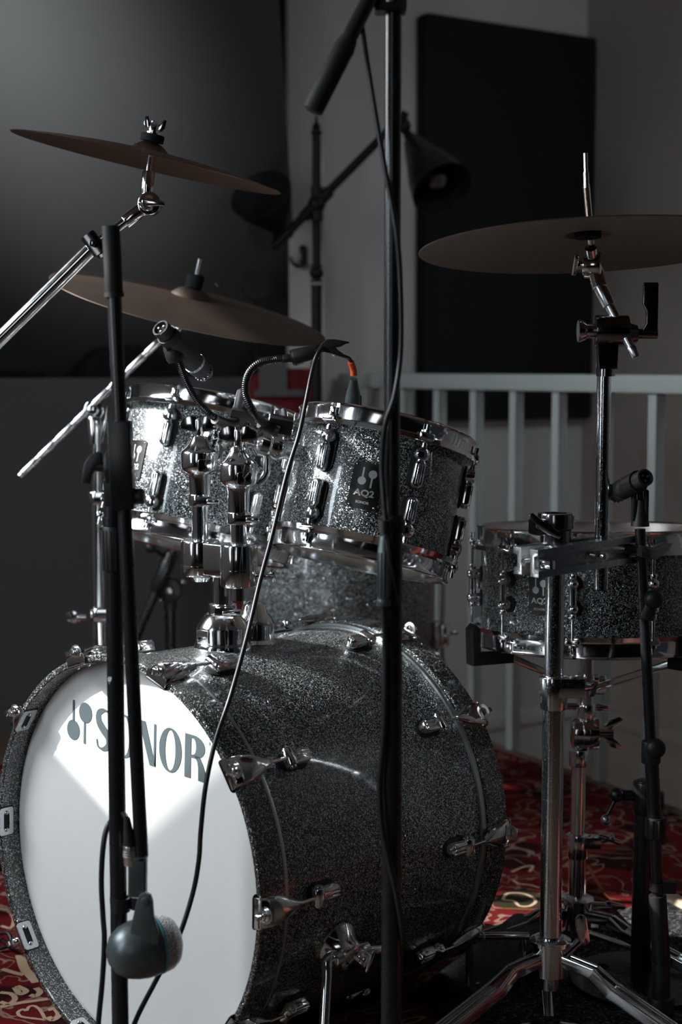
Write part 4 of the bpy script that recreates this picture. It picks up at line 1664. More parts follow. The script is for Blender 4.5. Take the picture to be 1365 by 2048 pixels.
# ---- ride stand
root = thing('cymbal_stand', V((at(194, 1200, 2.78).x, 2.78, 0)), 'slightly blurred chrome cymbal stand with ringed boom arm, behind the left microphone stand', 'cymbal stand')
pj = at(189, 820, 2.78)
a0, a1 = at(42, 951, 2.76), at(352, 650, 2.79)
dd = (a1 - a0).normalized()
mb = MB()
mb.cyl(a0, a1, .0058, seg=18)
L = (a1 - a0).length
for i in range(1, 12):
    q = a0 + dd * (.045 * i)
    mb.cyl(q - dd * .0015, q + dd * .0015, .0045)
for i in range(12):
    q = a0 + dd * (.045 * i + .003)
    e_ = q + dd * .038
    if (e_ - a0).length < L: mb.cyl(q, e_, .0068, seg=18, bev=.001)
mb.cyl(a0 - dd * .002, a0 + dd * .004, .0055)
part('boom_rod', mb, M_CHROME2, root)
mb = MB()
mb.cyl(pj + V((0, .014, 0)), pj - V((0, .010, 0)), .0195, seg=28, bev=.003)
mb.cyl(pj - V((0, .008, 0)), pj - V((0, .020, 0)), .010, seg=20, bev=.003)
mb.lathe([(0, -.062), (.013, -.062), (.0165, -.020), (.014, -.012), (0, -.012)], frame(pj, (0, 0, 1)), 24)
mb.prism([(.010, -.055), (.018, -.020), (.024, .008), (.022, -.025), (.015, -.058)], frame(pj, (0, -1, 0), (1, 0, 0)), -.006, .006, .001)
part('boom_tilter', mb, M_CHROME, root)
zj = lambda py: at(192, py, 2.78).z
mb = MB()
mb.cyl((pj.x + .002, 2.78, pj.z - .05), (pj.x + .002, 2.78, zj(1000)), .0085, seg=20)
part('upper_tube', mb, M_CHROME, root)
mb = MB()
mb.cyl((pj.x + .002, 2.78, zj(1003)), (pj.x + .002, 2.78, zj(1225)), .0107, seg=20)
part('middle_tube', mb, M_CHROME, root)
mb = MB()
mb.cyl((pj.x + .002, 2.78, zj(1222)), (pj.x + .002, 2.78, .06), .0130, seg=20)
part('lower_tube', mb, M_CHROME, root)
for py, r in ((995, .0165), (1228, .0175)):
    mb = MB()
    mb.cyl((pj.x + .002, 2.78, zj(py + 14)), (pj.x + .002, 2.78, zj(py - 12)), r, seg=24, bev=.002)
    mb.box(frame((pj.x + .014, 2.765, zj(py)), (0, 0, 1)), .02, .016, .026, .003)
    part('height_collar', mb, M_CHROME, root)
for py, sx in ((1232, -1), (1020, 1)):
    q = V((pj.x + sx * .018, 2.765, zj(py)))
    mb = MB()
    mb.cyl(q, q + V((sx * .014, 0, 0)), .006)
    mb.prism([(sx * a, b) for a, b in [(.006, -.004), (.022, -.012), (.036, -.006), (.030, .000), (.038, .008), (.022, .013), (.006, .006)]], frame(q, (0, -1, 0), (1, 0, 0)), -.004, .004, .0015)
    part('wing_screw', mb, M_CHROME, root)
tripod(root, (pj.x + .002, 2.78), .30, .30, (100, 220, 340), .013)
h2 = C2M @ V((0, 0, C2h))
Mh = frame(h2, C2u)
mb = MB()
mb.cyl(a1, h2 - C2u * .03, .0085, seg=18, bev=.001)
mb.sphere(a1, .014)
mb.cyl(h2 - C2u * .035, h2 + C2u * .052, .0040, seg=14)
part('stud', mb, M_CHROME, root)
mb = MB()
mb.lathe([(.004, .0005), (.0155, .0005), (.0158, .020), (.014, .023), (.004, .023)], Mh, 28)
part('felt', mb, M_FELT, root)
mb = MB(); mb.prism(stadium(.012, .03), frame(a1 + V((.012, -.01, .003)), (.6, -1, .2), (1, 0, .6)), -.003, .003, .001)
mb.cyl(a1, a1 + V((.014, -.02, .004)), .005)
part('tilter_wing', mb, M_CHROME, root)

# ---- front cymbal stand with multiclamp
FY = 2.08
root = thing('cymbal_stand', V((at(1103, 1900, FY).x, FY, 0)), 'tall scratched chrome double-braced stand in front of the snare drum', 'cymbal stand')
fx = at(1108, 1400, FY).x
fz = lambda py: at(1108, py, FY).z
mb = MB(); mb.cyl((fx, FY, .10), (fx, FY, fz(1385)), .0152, seg=32)
part('lower_tube', mb, M_WORN, root)
mb = MB(); mb.cyl((fx, FY, fz(1392)), (fx, FY, fz(1078)), .0134, seg=32)
part('middle_tube', mb, M_WORN, root)
mb = MB()
mb.cyl((fx, FY, fz(1418)), (fx, FY, fz(1352)), .0185, .0205, seg=32, bev=.002)
mb.box(frame((fx + .022, FY - .006, fz(1372)), (0, 0, 1)), .036, .026, .028, .003)
mb.cyl((fx + .02, FY - .01, fz(1372)), (fx + .052, FY + .002, fz(1372)), .0075, bev=.002)
hc = part('height_collar', mb, M_WORN, root)
mb = MB(); mb.prism(stadium(.012, .040), frame((fx + .054, FY + .002, fz(1372)), (1, .2, 0), (0, 0.7, .5)), -.003, .005, .0015)
part('wing_screw', mb, M_CHROME, hc)
mb = MB()
mb.lathe([(0, fz(1090)), (.0215, fz(1090)), (.0215, fz(1060)), (.0245, fz(1056)), (.0255, fz(1030)), (.0245, fz(1026)), (.0150, fz(1026)), (.0150, fz(1034)), (0, fz(1034))], frame((fx, FY, 0), (0, 0, 1)), 36)
mb.box(frame((fx - .020, FY - .010, fz(1052)), (0, 0, 1), (1, .3, 0)), .030, .024, .022, .003)
cc = part('top_collar', mb, M_DARKCHROME, root)
mb = MB()
q = V((fx - .018, FY - .022, fz(1050)))
mb.cyl(q + V((0, .01, 0)), q - V((0, .010, 0)), .006)
mb.prism([(-.024, .016), (-.018, .020), (0, .006), (.014, -.004), (.022, -.012), (.018, -.016), (.004, -.010), (-.006, -.004)], frame(q - V((0, .008, 0)), (0, -1, 0), (1, 0, 0)), -.003, .004, .0015)
part('wing_screw', mb, M_CHROME, cc)
# multiclamp: two channelled bars
bA, bB = at(1066, 1122, FY - .035), at(1240, 1096, FY + .045)
dd = (bB - bA).normalized()
M = frame((bA + bB) / 2, dd, (0, 0, 1))
L = (bB - bA).length
chan = [(-.019, -.003), (-.019, -.012), (.019, -.012), (.019, .006), (.013, .006), (.011, .0), (.005, .0), (.004, -.005), (-.004, -.005), (-.005, .0), (-.011, .0), (-.013, .006), (-.019, .006)]
chan = [(-.019, -.012), (.019, -.012), (.019, .006), (.010, .006), (.008, -.002), (-.008, -.002), (-.010, .006), (-.019, .006)]
mb = MB()
side = dd.cross(V((0, 0, 1))).normalized()      # towards the camera-ish
for s_ in (-1, 1):
    Mx = frame((bA + bB) / 2 + side * s_ * .021, dd, (0, 0, 1))
    if Mx.to_3x3().col[1].dot(side) * s_ > 0:
        ch = chan
    else:
        ch = [(a, -b) for a, b in chan]
    ch = [(a, (-b if s_ * Mx.to_3x3().col[1].dot(side) > 0 else b)) for a, b in [(c0, -c1) for c0, c1 in chan]]
    mb.prism(ch, Mx, -L / 2 - .012, L / 2 + .014, .0012)
bar = part('clamp_bar', mb, M_CHROME2, root, 'satin metal multiclamp bar')
mb = MB()
q = (bA + bB) / 2 + dd * .012
mb.cyl(q - side * .042, q + side * .046, .0055, bev=.001)
mb.cyl(q + side * .033, q + side * .040, .0085, seg=6)
mb.cyl(bA - dd * .016 , bA + dd * .03 , .0055, seg=14)
mb.box(frame(bA - dd * .004 + side * .036, dd, (0, 0, 1)), .012, .024, .010, .003)
part('clamp_bolt', mb, M_CHROME, bar)
mb = MB()
q = bB + dd * .0 + side * .034
w0 = q
wing = [(0, -.009), (.030, -.016), (.052, -.006), (.060, .004), (.046, .006), (.024, .002), (0, .009)]
mb.prism(wing, frame(w0 + side * .004, side, (dd + side * .3).normalized()), -.004, .006, .002)
mb.cyl(w0 - side * .02, w0 + side * .01, .008)
part('clamp_wing', mb, M_DARKCHROME, bar)
# upper tube held by the clamp
ux = at(1207, 900, FY + .03).x
UY = FY + .03
uz = lambda py: at(1207, py, UY).z
mb = MB(); mb.cyl((ux, UY, uz(1178)), (ux, UY, uz(728)), .0100, seg=28)
part('upper_tube', mb, M_WORN, root)
# boom tilter: block, ratchet, wing and lever
tz = uz(662)
tc = V((ux + .002, UY, tz))
mb = MB()
mb.cyl(tc + V((-.017, 0, .0)), tc + V((.030, 0, .0)), .0215, seg=32, bev=.002)
mb.prism([(-.017, .006), (.016, .006), (.014, -.052), (-.012, -.052)], frame(tc, (0, -1, 0), (1, 0, 0)), -.014, .014, .002)
mb.cyl(tc + V((.0, 0, -.05)), tc + V((.0, 0, -.062)), .013, seg=24)
tl = part('boom_tilter', mb, M_DARKCHROME, root)
mb = MB()
mb.cyl(tc + V((-.017, 0, 0)), tc + V((-.030, 0, 0)), .010, seg=20, bev=.001)
mb.lathe([(0, .0), (.012, 0), (.0155, .008), (.015, .011), (0, .011)], frame(tc + V((-.028, 0, 0)), (-1, 0, 0)), 12)
part('ratchet_knob', mb, M_CHROME, tl)
mb = MB()
mb.cyl(tc + V((.030, 0, -.004)), tc + V((.070, 0, -.004)), .0070, seg=18, bev=.001)
mb.lathe([(0, 0), (.016, 0), (.012, .012), (0, .016)], frame(tc + V((.030, 0, -.004)), (1, 0, 0)), 18)
mb.prism([(.048, .000), (.070, .000), (.070, .064), (.069, .066), (.050, .066), (.049, .036), (.054, .028), (.054, .010)], frame(tc, (0, -1, 0), (1, 0, 0)), -.004, .004, .0012)
part('lever', mb, M_DARKCHROME, tl)
# boom rod through the tilter up to the cymbal
r0, r1 = at(1273, 714, UY - .022), at(1200, 575, UY + .01)
h3 = C3M @ V((0, 0, C3h))
mb = MB()
dd = (r1 - r0).normalized()
mb.cyl(r0, r1, .0066, seg=20)
mb.cyl(r0 - dd * .001, r0 + dd * .016, .0072, seg=20, bev=.002)
mb.cyl(r1 - dd * .03, r1 + dd * .012, .0090, seg=20, bev=.001)
part('boom_rod', mb, M_CHROME2, root)
mb = MB()
q = at(1187, 530, UY + .02)
mb.cyl(q + V((.012, -.004, 0)), q - V((.012, -.004, 0)), .0180, seg=28, bev=.002)
mb.cyl(r1, q, .0105, seg=20)
mb.cyl(q - V((.010, 0, 0)), q - V((.022, 0, 0)), .006)
mb.prism(stadium(.009, .030), frame(q - V((.024, 0, 0)), (-1, -.2, 0), (0, 1, .5)), -.002, .004, .001)
ct = part('cymbal_tilter', mb, M_CHROME, root)
mb = MB()
du = (h3 - q).normalized()
mb.cyl(q, q + du * .030, .0085, seg=20)
mb.cyl(q, h3 + C3u * .050, .0048, seg=16)
mb.cyl(h3 + C3u * .045, h3 + C3u * .066, .0040, seg=16)
mb.cyl(h3 + C3u * .064, h3 + C3u * .092, .0030, seg=14)
part('stud', mb, M_CHROME, root)
mb = MB()
mb.lathe([(.004, -.022), (.0180, -.022), (.0183, -.010), (.0165, -.005), (.004, -.005)], frame(h3 - C3u * .0 , C3u), 28)
part('felt', mb, M_FELT, root)
hubz = fz(1905)
tripod(root, (fx, FY), .36, hubz, (213, -36, 85), .0152)
mb = MB(); mb.cyl((fx + .018, FY - .012, hubz + .0), (fx + .040, FY - .006, hubz + .018), .006)
mb.prism(stadium(.016, .046), frame((fx + .044, FY - .004, hubz + .034), (.3, -1, 0), (1, .3, .2)), -.003, .003, .001)
part('wing_screw', mb, M_CHROME, root)

# ================================================================== SNARE STAND
SY = 2.44
root = thing('snare_stand', V((at(1160, 1700, SY).x, SY, 0)), 'chrome snare stand with ridged tripod legs holding the snare drum', 'snare stand')
sx0 = at(1157, 1600, SY).x
sz = lambda py: at(1160, py, SY).z
mb = MB(); mb.cyl((sx0, SY, .06), (sx0, SY, sz(1700)), .0142, seg=28); part('lower_tube', mb, M_CHROME, root)
mb = MB(); mb.cyl((sx0, SY, sz(1710)), (sx0, SY, sz(1500)), .0118, seg=28); part('middle_tube', mb, M_CHROME, root)
mb = MB()
mb.cyl((sx0, SY, sz(1532)), (sx0, SY, sz(1498)), .0158, seg=28, bev=.002)
part('tube_ferrule', mb, M_CHROME, root)
mb = MB()
mb.cyl((sx0, SY, sz(1715)), (sx0, SY, sz(1668)), .0175, seg=28, bev=.002)
mb.box(frame((sx0 + .022, SY - .004, sz(1682)), (0, 0, 1)), .028, .022, .020, .003)
mb.cyl((sx0 + .03, SY - .006, sz(1680)), (sx0 + .058, SY - .014, sz(1670)), .0055, bev=.001)
mb.prism(stadium(.008, .040), frame((sx0 + .050, SY - .014, sz(1673)), (0, -1, 0), (.35, 0, 1)), -.002, .003, .001)
part('height_collar', mb, M_CHROME, root)
q = V((sx0 + .010, SY, sz(1466)))
mb = MB()
mb.cyl(q - V((.022, 0, 0)), q + V((.018, 0, 0)), .0250, seg=36, bev=.004)
mb.cyl(q - V((.006, 0, 0)), q + V((.020, 0, 0)), .0262, seg=36, bev=.001)
mb.cyl(q + V((.018, 0, 0)), q + V((.045, 0, 0)), .008)
mb.cyl(q + V((.0, 0, .012)), q + V((.006, 0, .042)), .0100)
tb = part('basket_tilter', mb, M_CHROME, root)
mb = MB()
for s_ in (-1, 1):
    mb.prism([(.030, s_ * .004), (.044, s_ * .006), (.062, s_ * .022), (.056, s_ * .027), (.040, s_ * .022), (.030, s_ * .012)], frame(q, (0, -1, 0), (1, 0, 0)), -.003, .003, .001)
part('wing_nut', mb, M_CHROME, tb)
sxt = at(1176, 1330, SY).x
mb = MB(); mb.cyl((sxt, SY, sz(1440)), (sxt, SY, sz(1308)), .0110, seg=24)
mb.cyl((sxt, SY, sz(1437)), (sxt, SY, sz(1408)), .0150, seg=20, bev=.001)
for a in (20, 200):
    d = V((math.cos(R_(a)), math.sin(R_(a)) * .3, -.12 if a < 90 else .02)).normalized()
    c0_ = V((sxt, SY, sz(1413)))
    mb.cyl(c0_ + d * .012, c0_ + d * .036, .0058, bev=.002)
part('basket_tube', mb, M_CHROME, root)
sbz = (DSB @ V((0, 0, 0))).z
scx, scy = (DSB @ V((0, 0, 0))).x, (DSB @ V((0, 0, 0))).y
mb = MB(); 
for a in (0, 120, 240):
    mb.box(frame((sxt + .018 * math.cos(R_(a - 20)), SY + .018 * math.sin(R_(a - 20)), sz(1368)), (0, 0, 1), (math.cos(R_(a - 20)), math.sin(R_(a - 20)), 0)), .024, .014, .03, .003)
part('basket_hub', mb, M_CHROME, root)
for a in (-158, -45, 85):
    d = V((math.cos(R_(a)), math.sin(R_(a)), 0))
    h = V((sxt, SY, sz(1368))) + d * .025
    tip = V((scx, scy, sbz - .028)) + d * .150
    tip2 = V((scx, scy, sbz - .028)) + d * .215
    n = V((-d.y, d.x, 0))
    mb = MB()
    for a_, b_ in ((h, tip), (tip, tip2)):
        qv = b_ - a_
        mb.prism(rrect(.015, .012, .003), frame((a_ + b_) / 2, qv, n), -qv.length / 2 - .003, qv.length / 2 + .003, .001)
    arm = part('basket_arm', mb, M_CHROME, root)
    mb = MB()
    Mx = frame(tip2 - d * .012, n, d)
    o_ = [(-.055, -.008), (.016, -.008), (.018, .048), (.010, .056), (.004, .050), (.002, .010), (-.055, .008)]
    if Mx.to_3x3().col[1].z < 0: o_ = [(x_, -y_) for x_, y_ in o_]
    mb.prism(o_, Mx, -.014, .014, .003)
    part('rubber_grip', mb, M_RUBBER, arm)
tripod(root, (sx0, SY), .34, sz(1818), (196, -42, 80), .0142)
mb = MB(); c0_ = V((sx0 + .025, SY - .01, sz(1806)))
mb.cyl(c0_, c0_ + V((.03, -.005, .0)), .006); mb.prism(stadium(.009, .036), frame(c0_ + V((.036, -.006, .002)), (.2, -1, 0), (.3, 0, 1)), -.002, .003, .001)
part('wing_screw', mb, M_CHROME, root)

# ================================================================== MICROPHONE STANDS
# ---- left stand with the lowered boom carrying the bass drum microphone
LYs = 1.80
lx = at(229, 1200, LYs).x
lzz = lambda py, Y=LYs: at(230, py, Y).z
root = thing('microphone_stand', V((lx, LYs, 0)), 'black microphone stand at the left, its boom lowered in front of the bass drum head', 'microphone stand')
mb = MB(); mb.cyl((lx, LYs, .04), (lx, LYs, lzz(1140)), .0103, seg=28)
part('lower_tube', mb, M_BLACK, root)
mb = MB()
mb.cyl((lx, LYs, lzz(1142)), (lx, LYs, lzz(1052)), .0130, seg=28, bev=.002)
for a in range(0, 360, 24):
    d = V((math.cos(R_(a)), math.sin(R_(a)), 0)) * .0128
    mb.cyl(V((lx, LYs, lzz(1138))) + d, V((lx, LYs, lzz(1060))) + d, .0010, seg=6)
part('clutch_grip', mb, M_PLASTIC, root)
mb = MB(); mb.cyl((lx - .001, LYs, lzz(1060)), (lx - .001, LYs, lzz(960)), .0105, seg=24); mb.cyl((lx - .001, LYs, lzz(1050)), (lx - .001, LYs, lzz(1034)), .0125, seg=24)
part('upper_tube', mb, M_BLACK, root)
BY = LYs - .030
t0, t1 = at(222, 455, BY), at(283, 1712, BY)
dd = (t1 - t0).normalized()
mb = MB(); mb.cyl(t0, t1, .0084, seg=24)
boom = part('boom', mb, M_BLACK, root)
mb = MB()
q0, q1 = t0 - dd * .002, t0 + dd * .077
mb.cyl(q0, q1, .0104, seg=28, bev=.0015)
mb.cyl(q1 - dd * .003, q1 + dd * .002, .0114, seg=28)
part('rubber_sleeve', mb, M_RUBBER, boom)
# boom block
bq0, bq1 = at(238, 842, BY), at(249, 1018, BY)
M = frame((bq0 + bq1) / 2, dd, (1, 0, 0))
mb = MB(); mb.prism(rrect(.0270, .026, .002), M, -(bq1 - bq0).length / 2, (bq1 - bq0).length / 2, .001)
blk = part('boom_block', mb, M_BLACK, root)
pc = at(226, 935, LYs - .004)
mb = MB()
mb.cyl(pc + V((-.008, 0, 0)), pc + V((.004, 0, 0)), .0205, seg=32, bev=.002)
mb.cyl(pc + V((.004, 0, 0)), pc + V((.010, 0, 0)), .0195, seg=32, bev=.001)
mb.cyl(pc + V((.009, 0, 0)), pc + V((.0125, 0, 0)), .0085, seg=6)
mb.prism([(-.0095, -.045), (.0090, -.045), (.0100, .0), (-.0085, .0)], frame(pc, (0, -1, 0), (1, 0, 0)), -.010, .010, .002)
hg = part('hinge', mb, M_PLASTIC, root)
mb = MB()
mb.cyl(pc + V((-.008, 0, 0)), pc + V((-.022, 0, .002)), .0065)
mb.prism([(-.012, .018), (-.018, .019), (-.026, .015), (-.0325, .006), (-.0355, -.008), (-.036, -.018), (-.026, -.0195), (-.0235, -.008), (-.018, .002), (-.012, .006)], frame(pc, (0, -1, 0), (1, 0, 0)), -.007, .007, .002)
part('wing_handle', mb, M_PLASTIC, hg)
kq = at(262, 993, BY)
mb = MB(); mb.cyl(kq, kq + V((.016, -.002, 0)), .0095, seg=24, bev=.003)
part('boom_knob', mb, M_PLASTIC, blk)
# cable clip ring on the pole
cq = V((lx + .002, LYs, lzz(1808)))
mb = MB()
mb.closed_lathe([(.0104, -.0085), (.0120, -.0085), (.0128, .0085), (.0104, .0085)], frame(cq, (0, 0, 1)), 28)
mb.closed_lathe([(.0060, -.0075), (.0080, -.0075), (.0085, .0080), (.0060, .0080)], frame(cq + V((.020, 0, .002)), (0, 0, 1)), 20)
part('cable_clip', mb, M_PLASTIC, root)
mb = MB()
t = text_mesh('g', .0135, .0006)
gx = at(218, 1357, LYs)
flat_add(mb, t, lambda x, y: V((lx, LYs, gx.z - .003)) + V((math.sin(-.62 + x / .0104) * .0105, -math.cos(-.62 + x / .0104) * .0105, y)))
part('print', mb, M_WHITEPR, root, 'small white printed letter on the tube')
# three legs spread on the floor
def mic_legs(root, x, y, L=.33, angs=(100, 220, 340), hub=.10):
    mb = MB(); mb.cyl((x, y, hub - .03), (x, y, hub + .03), .019, seg=20, bev=.004)
    part('leg_hub', mb, M_PLASTIC, root)
    for a in angs:
        d = V((math.cos(R_(a)), math.sin(R_(a)), 0))
        mb = MB(); mb.tube([V((x, y, hub)) + d * .015, V((x, y, .018)) + d * L], [.0072, .0072], 12)
        lg = part('leg', mb, M_BLACK, root)
        mb = MB(); mb.cyl(V((x, y, .026)) + d * (L - .03), V((x, y, .013)) + d * (L + .004), .010, .011, bev=.003)
        part('rubber_foot', mb, M_RUBBER, lg)
mic_legs(root, lx, LYs, .32, (150, 270, 30))

# ---- bass drum microphone
KY = BY
mroot = thing('microphone', at(268, 1890, KY), 'large grey egg-shaped bass drum microphone with teal ring and silver grille', 'microphone')
hb0, hb1 = at(283, 1708, KY), at(281, 1790, KY)
mb = MB()
mb.prism(rrect(.0215, .020, .003), frame(at(276, 1750, KY), (0.02, 0, 1), (1, 0, 0)), -.0245, .0245, .0012)
mb.prism([(.0005, .020), (.0115, .026), (.0115, .020)], frame(at(276, 1750, KY), (0, -1, 0), (1, 0, 0)), -.010, .010)
part('connector_housing', mb, M_MICGREY, mroot)
mb = MB()
x0 = at(264, 1730, KY)
mb.cyl(at(262, 1730, KY - .002), at(260, 1690, KY - .002), .0085, .0085, seg=24, bev=.001)
for i in range(3):
    p = at(261, 1712 - 5 * i, KY - .002); mb.cyl(p - V((0, 0, .0008)), p + V((0, 0, .0008)), .0092, seg=24)
part('plug', mb, M_PIN, mroot, 'silver cable plug')
mb = MB(); mb.cyl(at(260, 1690, KY - .002), at(254, 1636, KY - .002), .0080, .0038, seg=24)
part('plug_boot', mb, M_RUBBER, mroot)
mb = MB()
M = frame(at(285, 1830, KY - .012), (-.15, -1, 0), (1, -.1, 0))
mb.prism([(-.0135, -.040), (-.0150, -.020), (-.006, .018), (-.002, .026), (.004, .0285), (.010, .026), (.013, .018), (.014, 0), (.020, -.020), (.020, -.034)], M, -.004, .004, .0015)
mb.cyl(M @ V((.0045, .018, .003)), M @ V((.0045, .018, .006)), .0050, seg=20, bev=.001)
part('yoke', mb, M_MICGREY, mroot)
ax0, ax1 = at(222, 1905, KY + .015), at(345, 1872, KY + .030)
d = (at(330, 1876, KY + .03) - at(232, 1900, KY)).normalized()
o = at(276, 1898, KY + .008)
M = frame(o, d) @ Matrix.Diagonal((.88, .88, .90, 1))
mb = MB()
mb.lathe([(0, -.042), (.014, -.040), (.026, -.033), (.035, -.021), (.0395, -.006), (.0410, .008), (.0405, .020), (.0385, .0262), (0, .0262)], M, 48)
body = part('body', mb, M_MICGREY, mroot)
mb = MB(); mb.lathe([(.0380, .0255), (.0402, .0255), (.0402, .0285), (.0380, .0285)], M, 48)
part('colour_ring', mb, M_BLUE, body, 'teal ring')
mb = MB()
mb.lathe([(.0388, .0285), (.0388, .034), (.0370, .042), (.031, .051), (.020, .057), (.008, .0595), (0, .060)], M, 48)
gm, nt, b = newmat('wire_mesh_grille')
b.inputs['Base Color'].default_value = (.55, .56, .56, 1); b.inputs['Metallic'].default_value = .9; b.inputs['Roughness'].default_value = .4
tc_ = N_(nt, 'ShaderNodeTexCoord'); ck = N_(nt, 'ShaderNodeTexVoronoi'); ck.inputs['Scale'].default_value = 600
nt.links.new(tc_.outputs['Object'], ck.inputs['Vector'])
rp = N_(nt, 'ShaderNodeValToRGB'); rp.color_ramp.elements[0].color = (.03, .03, .03, 1); rp.color_ramp.elements[1].color = (.7, .7, .7, 1)
rp.color_ramp.elements[0].position = .25; rp.color_ramp.elements[1].position = .5
nt.links.new(ck.outputs['Distance'], rp.inputs['Fac']); nt.links.new(rp.outputs['Color'], b.inputs['Base Color'])
bp_ = N_(nt, 'ShaderNodeBump'); bp_.inputs['Distance'].default_value = .001
nt.links.new(ck.outputs['Distance'], bp_.inputs['Height']); nt.links.new(bp_.outputs['Normal'], b.inputs['Normal'])
part('grille', mb, gm, body, 'silver wire grille')
mb = MB(); mb.lathe([(0, -.043), (.0272, -.033), (.0405, -.006), (.0412, .000), (.0395, -.010), (.026, -.0345), (0, -.0445)], M, 40)

# its cable: out of the plug, behind the pole and down
mb = MB()
P = [at(254, 1638, KY - .002), at(247, 1628, KY + .02), at(232, 1634, LYs + .02), at(216, 1652, LYs + .012), at(207, 1690, LYs + .004), at(203, 1760, LYs), at(206, 1830, LYs), at(209, 1880, LYs), at(205, 1960, LYs + .005), at(196, 2060, LYs + .01), at(190, 2200, LYs + .02)]
P.append(V((P[-1].x - .02, LYs + .03, .03))); P.append(V((P[-1].x - .25, LYs - .1, .014)))
mb.tube(P, [.0034, .0034], 12, smooth=8)
o = put('cable', mb.mesh('cable', M_CABLE)); tag(o, 'black cable looping left of the left stand from the bass drum microphone to the floor', 'cable')

# ---- centre overhead stand
CY = 1.75
cx = at(785, 1200, CY).x
czz = lambda py: at(785, py, CY).z
root = thing('microphone_stand', V((cx, CY, 0)), 'tall straight black overhead microphone stand crossing the middle of the kit', 'microphone stand')
mb = MB(); mb.cyl((cx, CY, .04), (cx, CY, czz(1040)), .0118, seg=28); part('lower_tube', mb, M_BLACK, root)
mb = MB(); mb.cyl((cx - .001, CY, czz(1042)), (cx - .001, CY, czz(20)), .0094, seg=28); part('upper_tube', mb, M_BLACK, root)
mb = MB(); mb.cyl((cx, CY, czz(1060)), (cx, CY, czz(1030)), .0132, seg=28, bev=.002); part('clutch', mb, M_PLASTIC, root)
tq = at(781, 6, CY)
mb = MB()
mb.box(frame(tq + V((0, 0, .012)), (0, 0, 1)), .036, .028, .048, .004)
mb.cyl(tq + V((0, -.016, .014)), tq + V((0, -.020, .014)), .0075, bev=.001)
hg = part('boom_hinge', mb, M_PLASTIC, root)
mb = MB(); mb.box(frame(tq + V((0, -.0155, .002)), (0, -1, 0)), .010, .010, .006, .001)
part('steel_insert', mb, M_CHROME2, hg)
g0, g1, g2 = at(625, 222, CY - .03), at(690, 100, CY - .03), at(745, -14, CY - .025)
gd = (g2 - g0).normalized()
mb = MB(); mb.cyl(g0 + gd * .01, g2 + gd * .28, .0086, seg=24); bm_ = part('boom', mb, M_BLACK, root)
mb = MB()
e = g0 + gd * .079
mb.cyl(g0, e, .0118, seg=28, bev=.002)
mb.cyl(e - gd * .004, e + gd * .010, .0124, .0096, seg=28)
mb.cyl(g0 - gd * .001, g0 + gd * .001, .0085, seg=20)
part('counterweight', mb, M_RUBBER, bm_)
mb = MB(); mb.cyl(tq + V((-.012, -.012, .03)), g2 + gd * .03, .013, bev=.003); part('boom_clamp', mb, M_PLASTIC, hg)
mic_legs(root, cx, CY, .34, (80, 200, 320), .14)
# cable strapped to it
mb = MB()
cpt = lambda px, py, dy=-.0: at(px, py, CY + dy)
P = [cpt(722, 30, -.02), cpt(733, 110, -.02), cpt(751, 225, -.018), cpt(772, 345, -.016), cpt(793, 460, -.016), cpt(801, 560, -.010), cpt(802, 700, -.008), cpt(790, 790, -.016), cpt(771, 850, -.014), cpt(764, 930, -.010), cpt(768, 1000, -.014), cpt(772, 1046, -.016), cpt(772, 1078, -.016)]
mb.tube(P, [.0028, .0032], 10, smooth=8)
up_c = put('cable', mb.mesh('cable', M_CABLE)); tag(up_c, 'thin black cable running down the tall centre stand from its boom to a ribbed plug', 'cable')
mb = MB()
mb.cyl(cpt(769, 1072, -.016), cpt(769, 1100, -.016), .0050, .0072, seg=20)
mb.cyl(cpt(769, 1098, -.016), cpt(768, 1204, -.016), .0072, seg=24, bev=.001)
for a in range(0, 360, 30):
    dx, dy = .0072 * math.cos(R_(a)), .0072 * math.sin(R_(a))
    mb.cyl(cpt(769, 1104, -.016) + V((dx, dy, 0)), cpt(768, 1192, -.016) + V((dx, dy, 0)), .0009, seg=6)
mb.cyl(cpt(768, 1198, -.016), cpt(768, 1212, -.016), .0084, seg=24, bev=.001)
part('plug', mb, M_MICGREY, up_c, 'ribbed dark grey plug')
mb = MB()
mb.closed_lathe([(.0125, -.007), (.0145, -.007), (.0145, .007), (.0125, .007)], frame((cx, CY, czz(1052)), (0, 0, 1)), 28)
mb.closed_lathe([(.0052, -.007), (.0072, -.007), (.0078, .007), (.0052, .007)], frame(cpt(770, 1052, -.016), (0, 0, 1)), 20)
o = put('cable_clip', mb.mesh('cable_clip', M_PLASTIC)); tag(o, 'black clip holding the ribbed plug to the tall centre stand', 'clip')
mb = MB()
P = [cpt(768, 1208, -.016), cpt(772, 1300, -.012), cpt(771, 1420, -.012), cpt(766, 1500, -.012), cpt(760, 1570, -.010), cpt(764, 1650, -.014), cpt(778, 1720, -.018), cpt(792, 1780, -.017), cpt(802, 1840, -.012), cpt(804, 1880, -.004), cpt(800, 1960, .012), cpt(795, 2080, .014)]
P.append(V((P[-1].x, CY + .02, .20))); P.append(V((P[-1].x + .05, CY + .06, .02))); P.append(V((P[-1].x + .3, CY + .1, .014)))
mb.tube(P, [.0034, .0034], 12, smooth=8)
mb.tube([cpt(772, 1078, -.024), cpt(778, 1110, -.026), cpt(786, 1150, -.022), cpt(795, 1206, -.012)], [.0014, .0014], 8, smooth=6)
o = put('cable', mb.mesh('cable', M_CABLE)); tag(o, 'black cable winding round the lower half of the tall centre stand', 'cable')

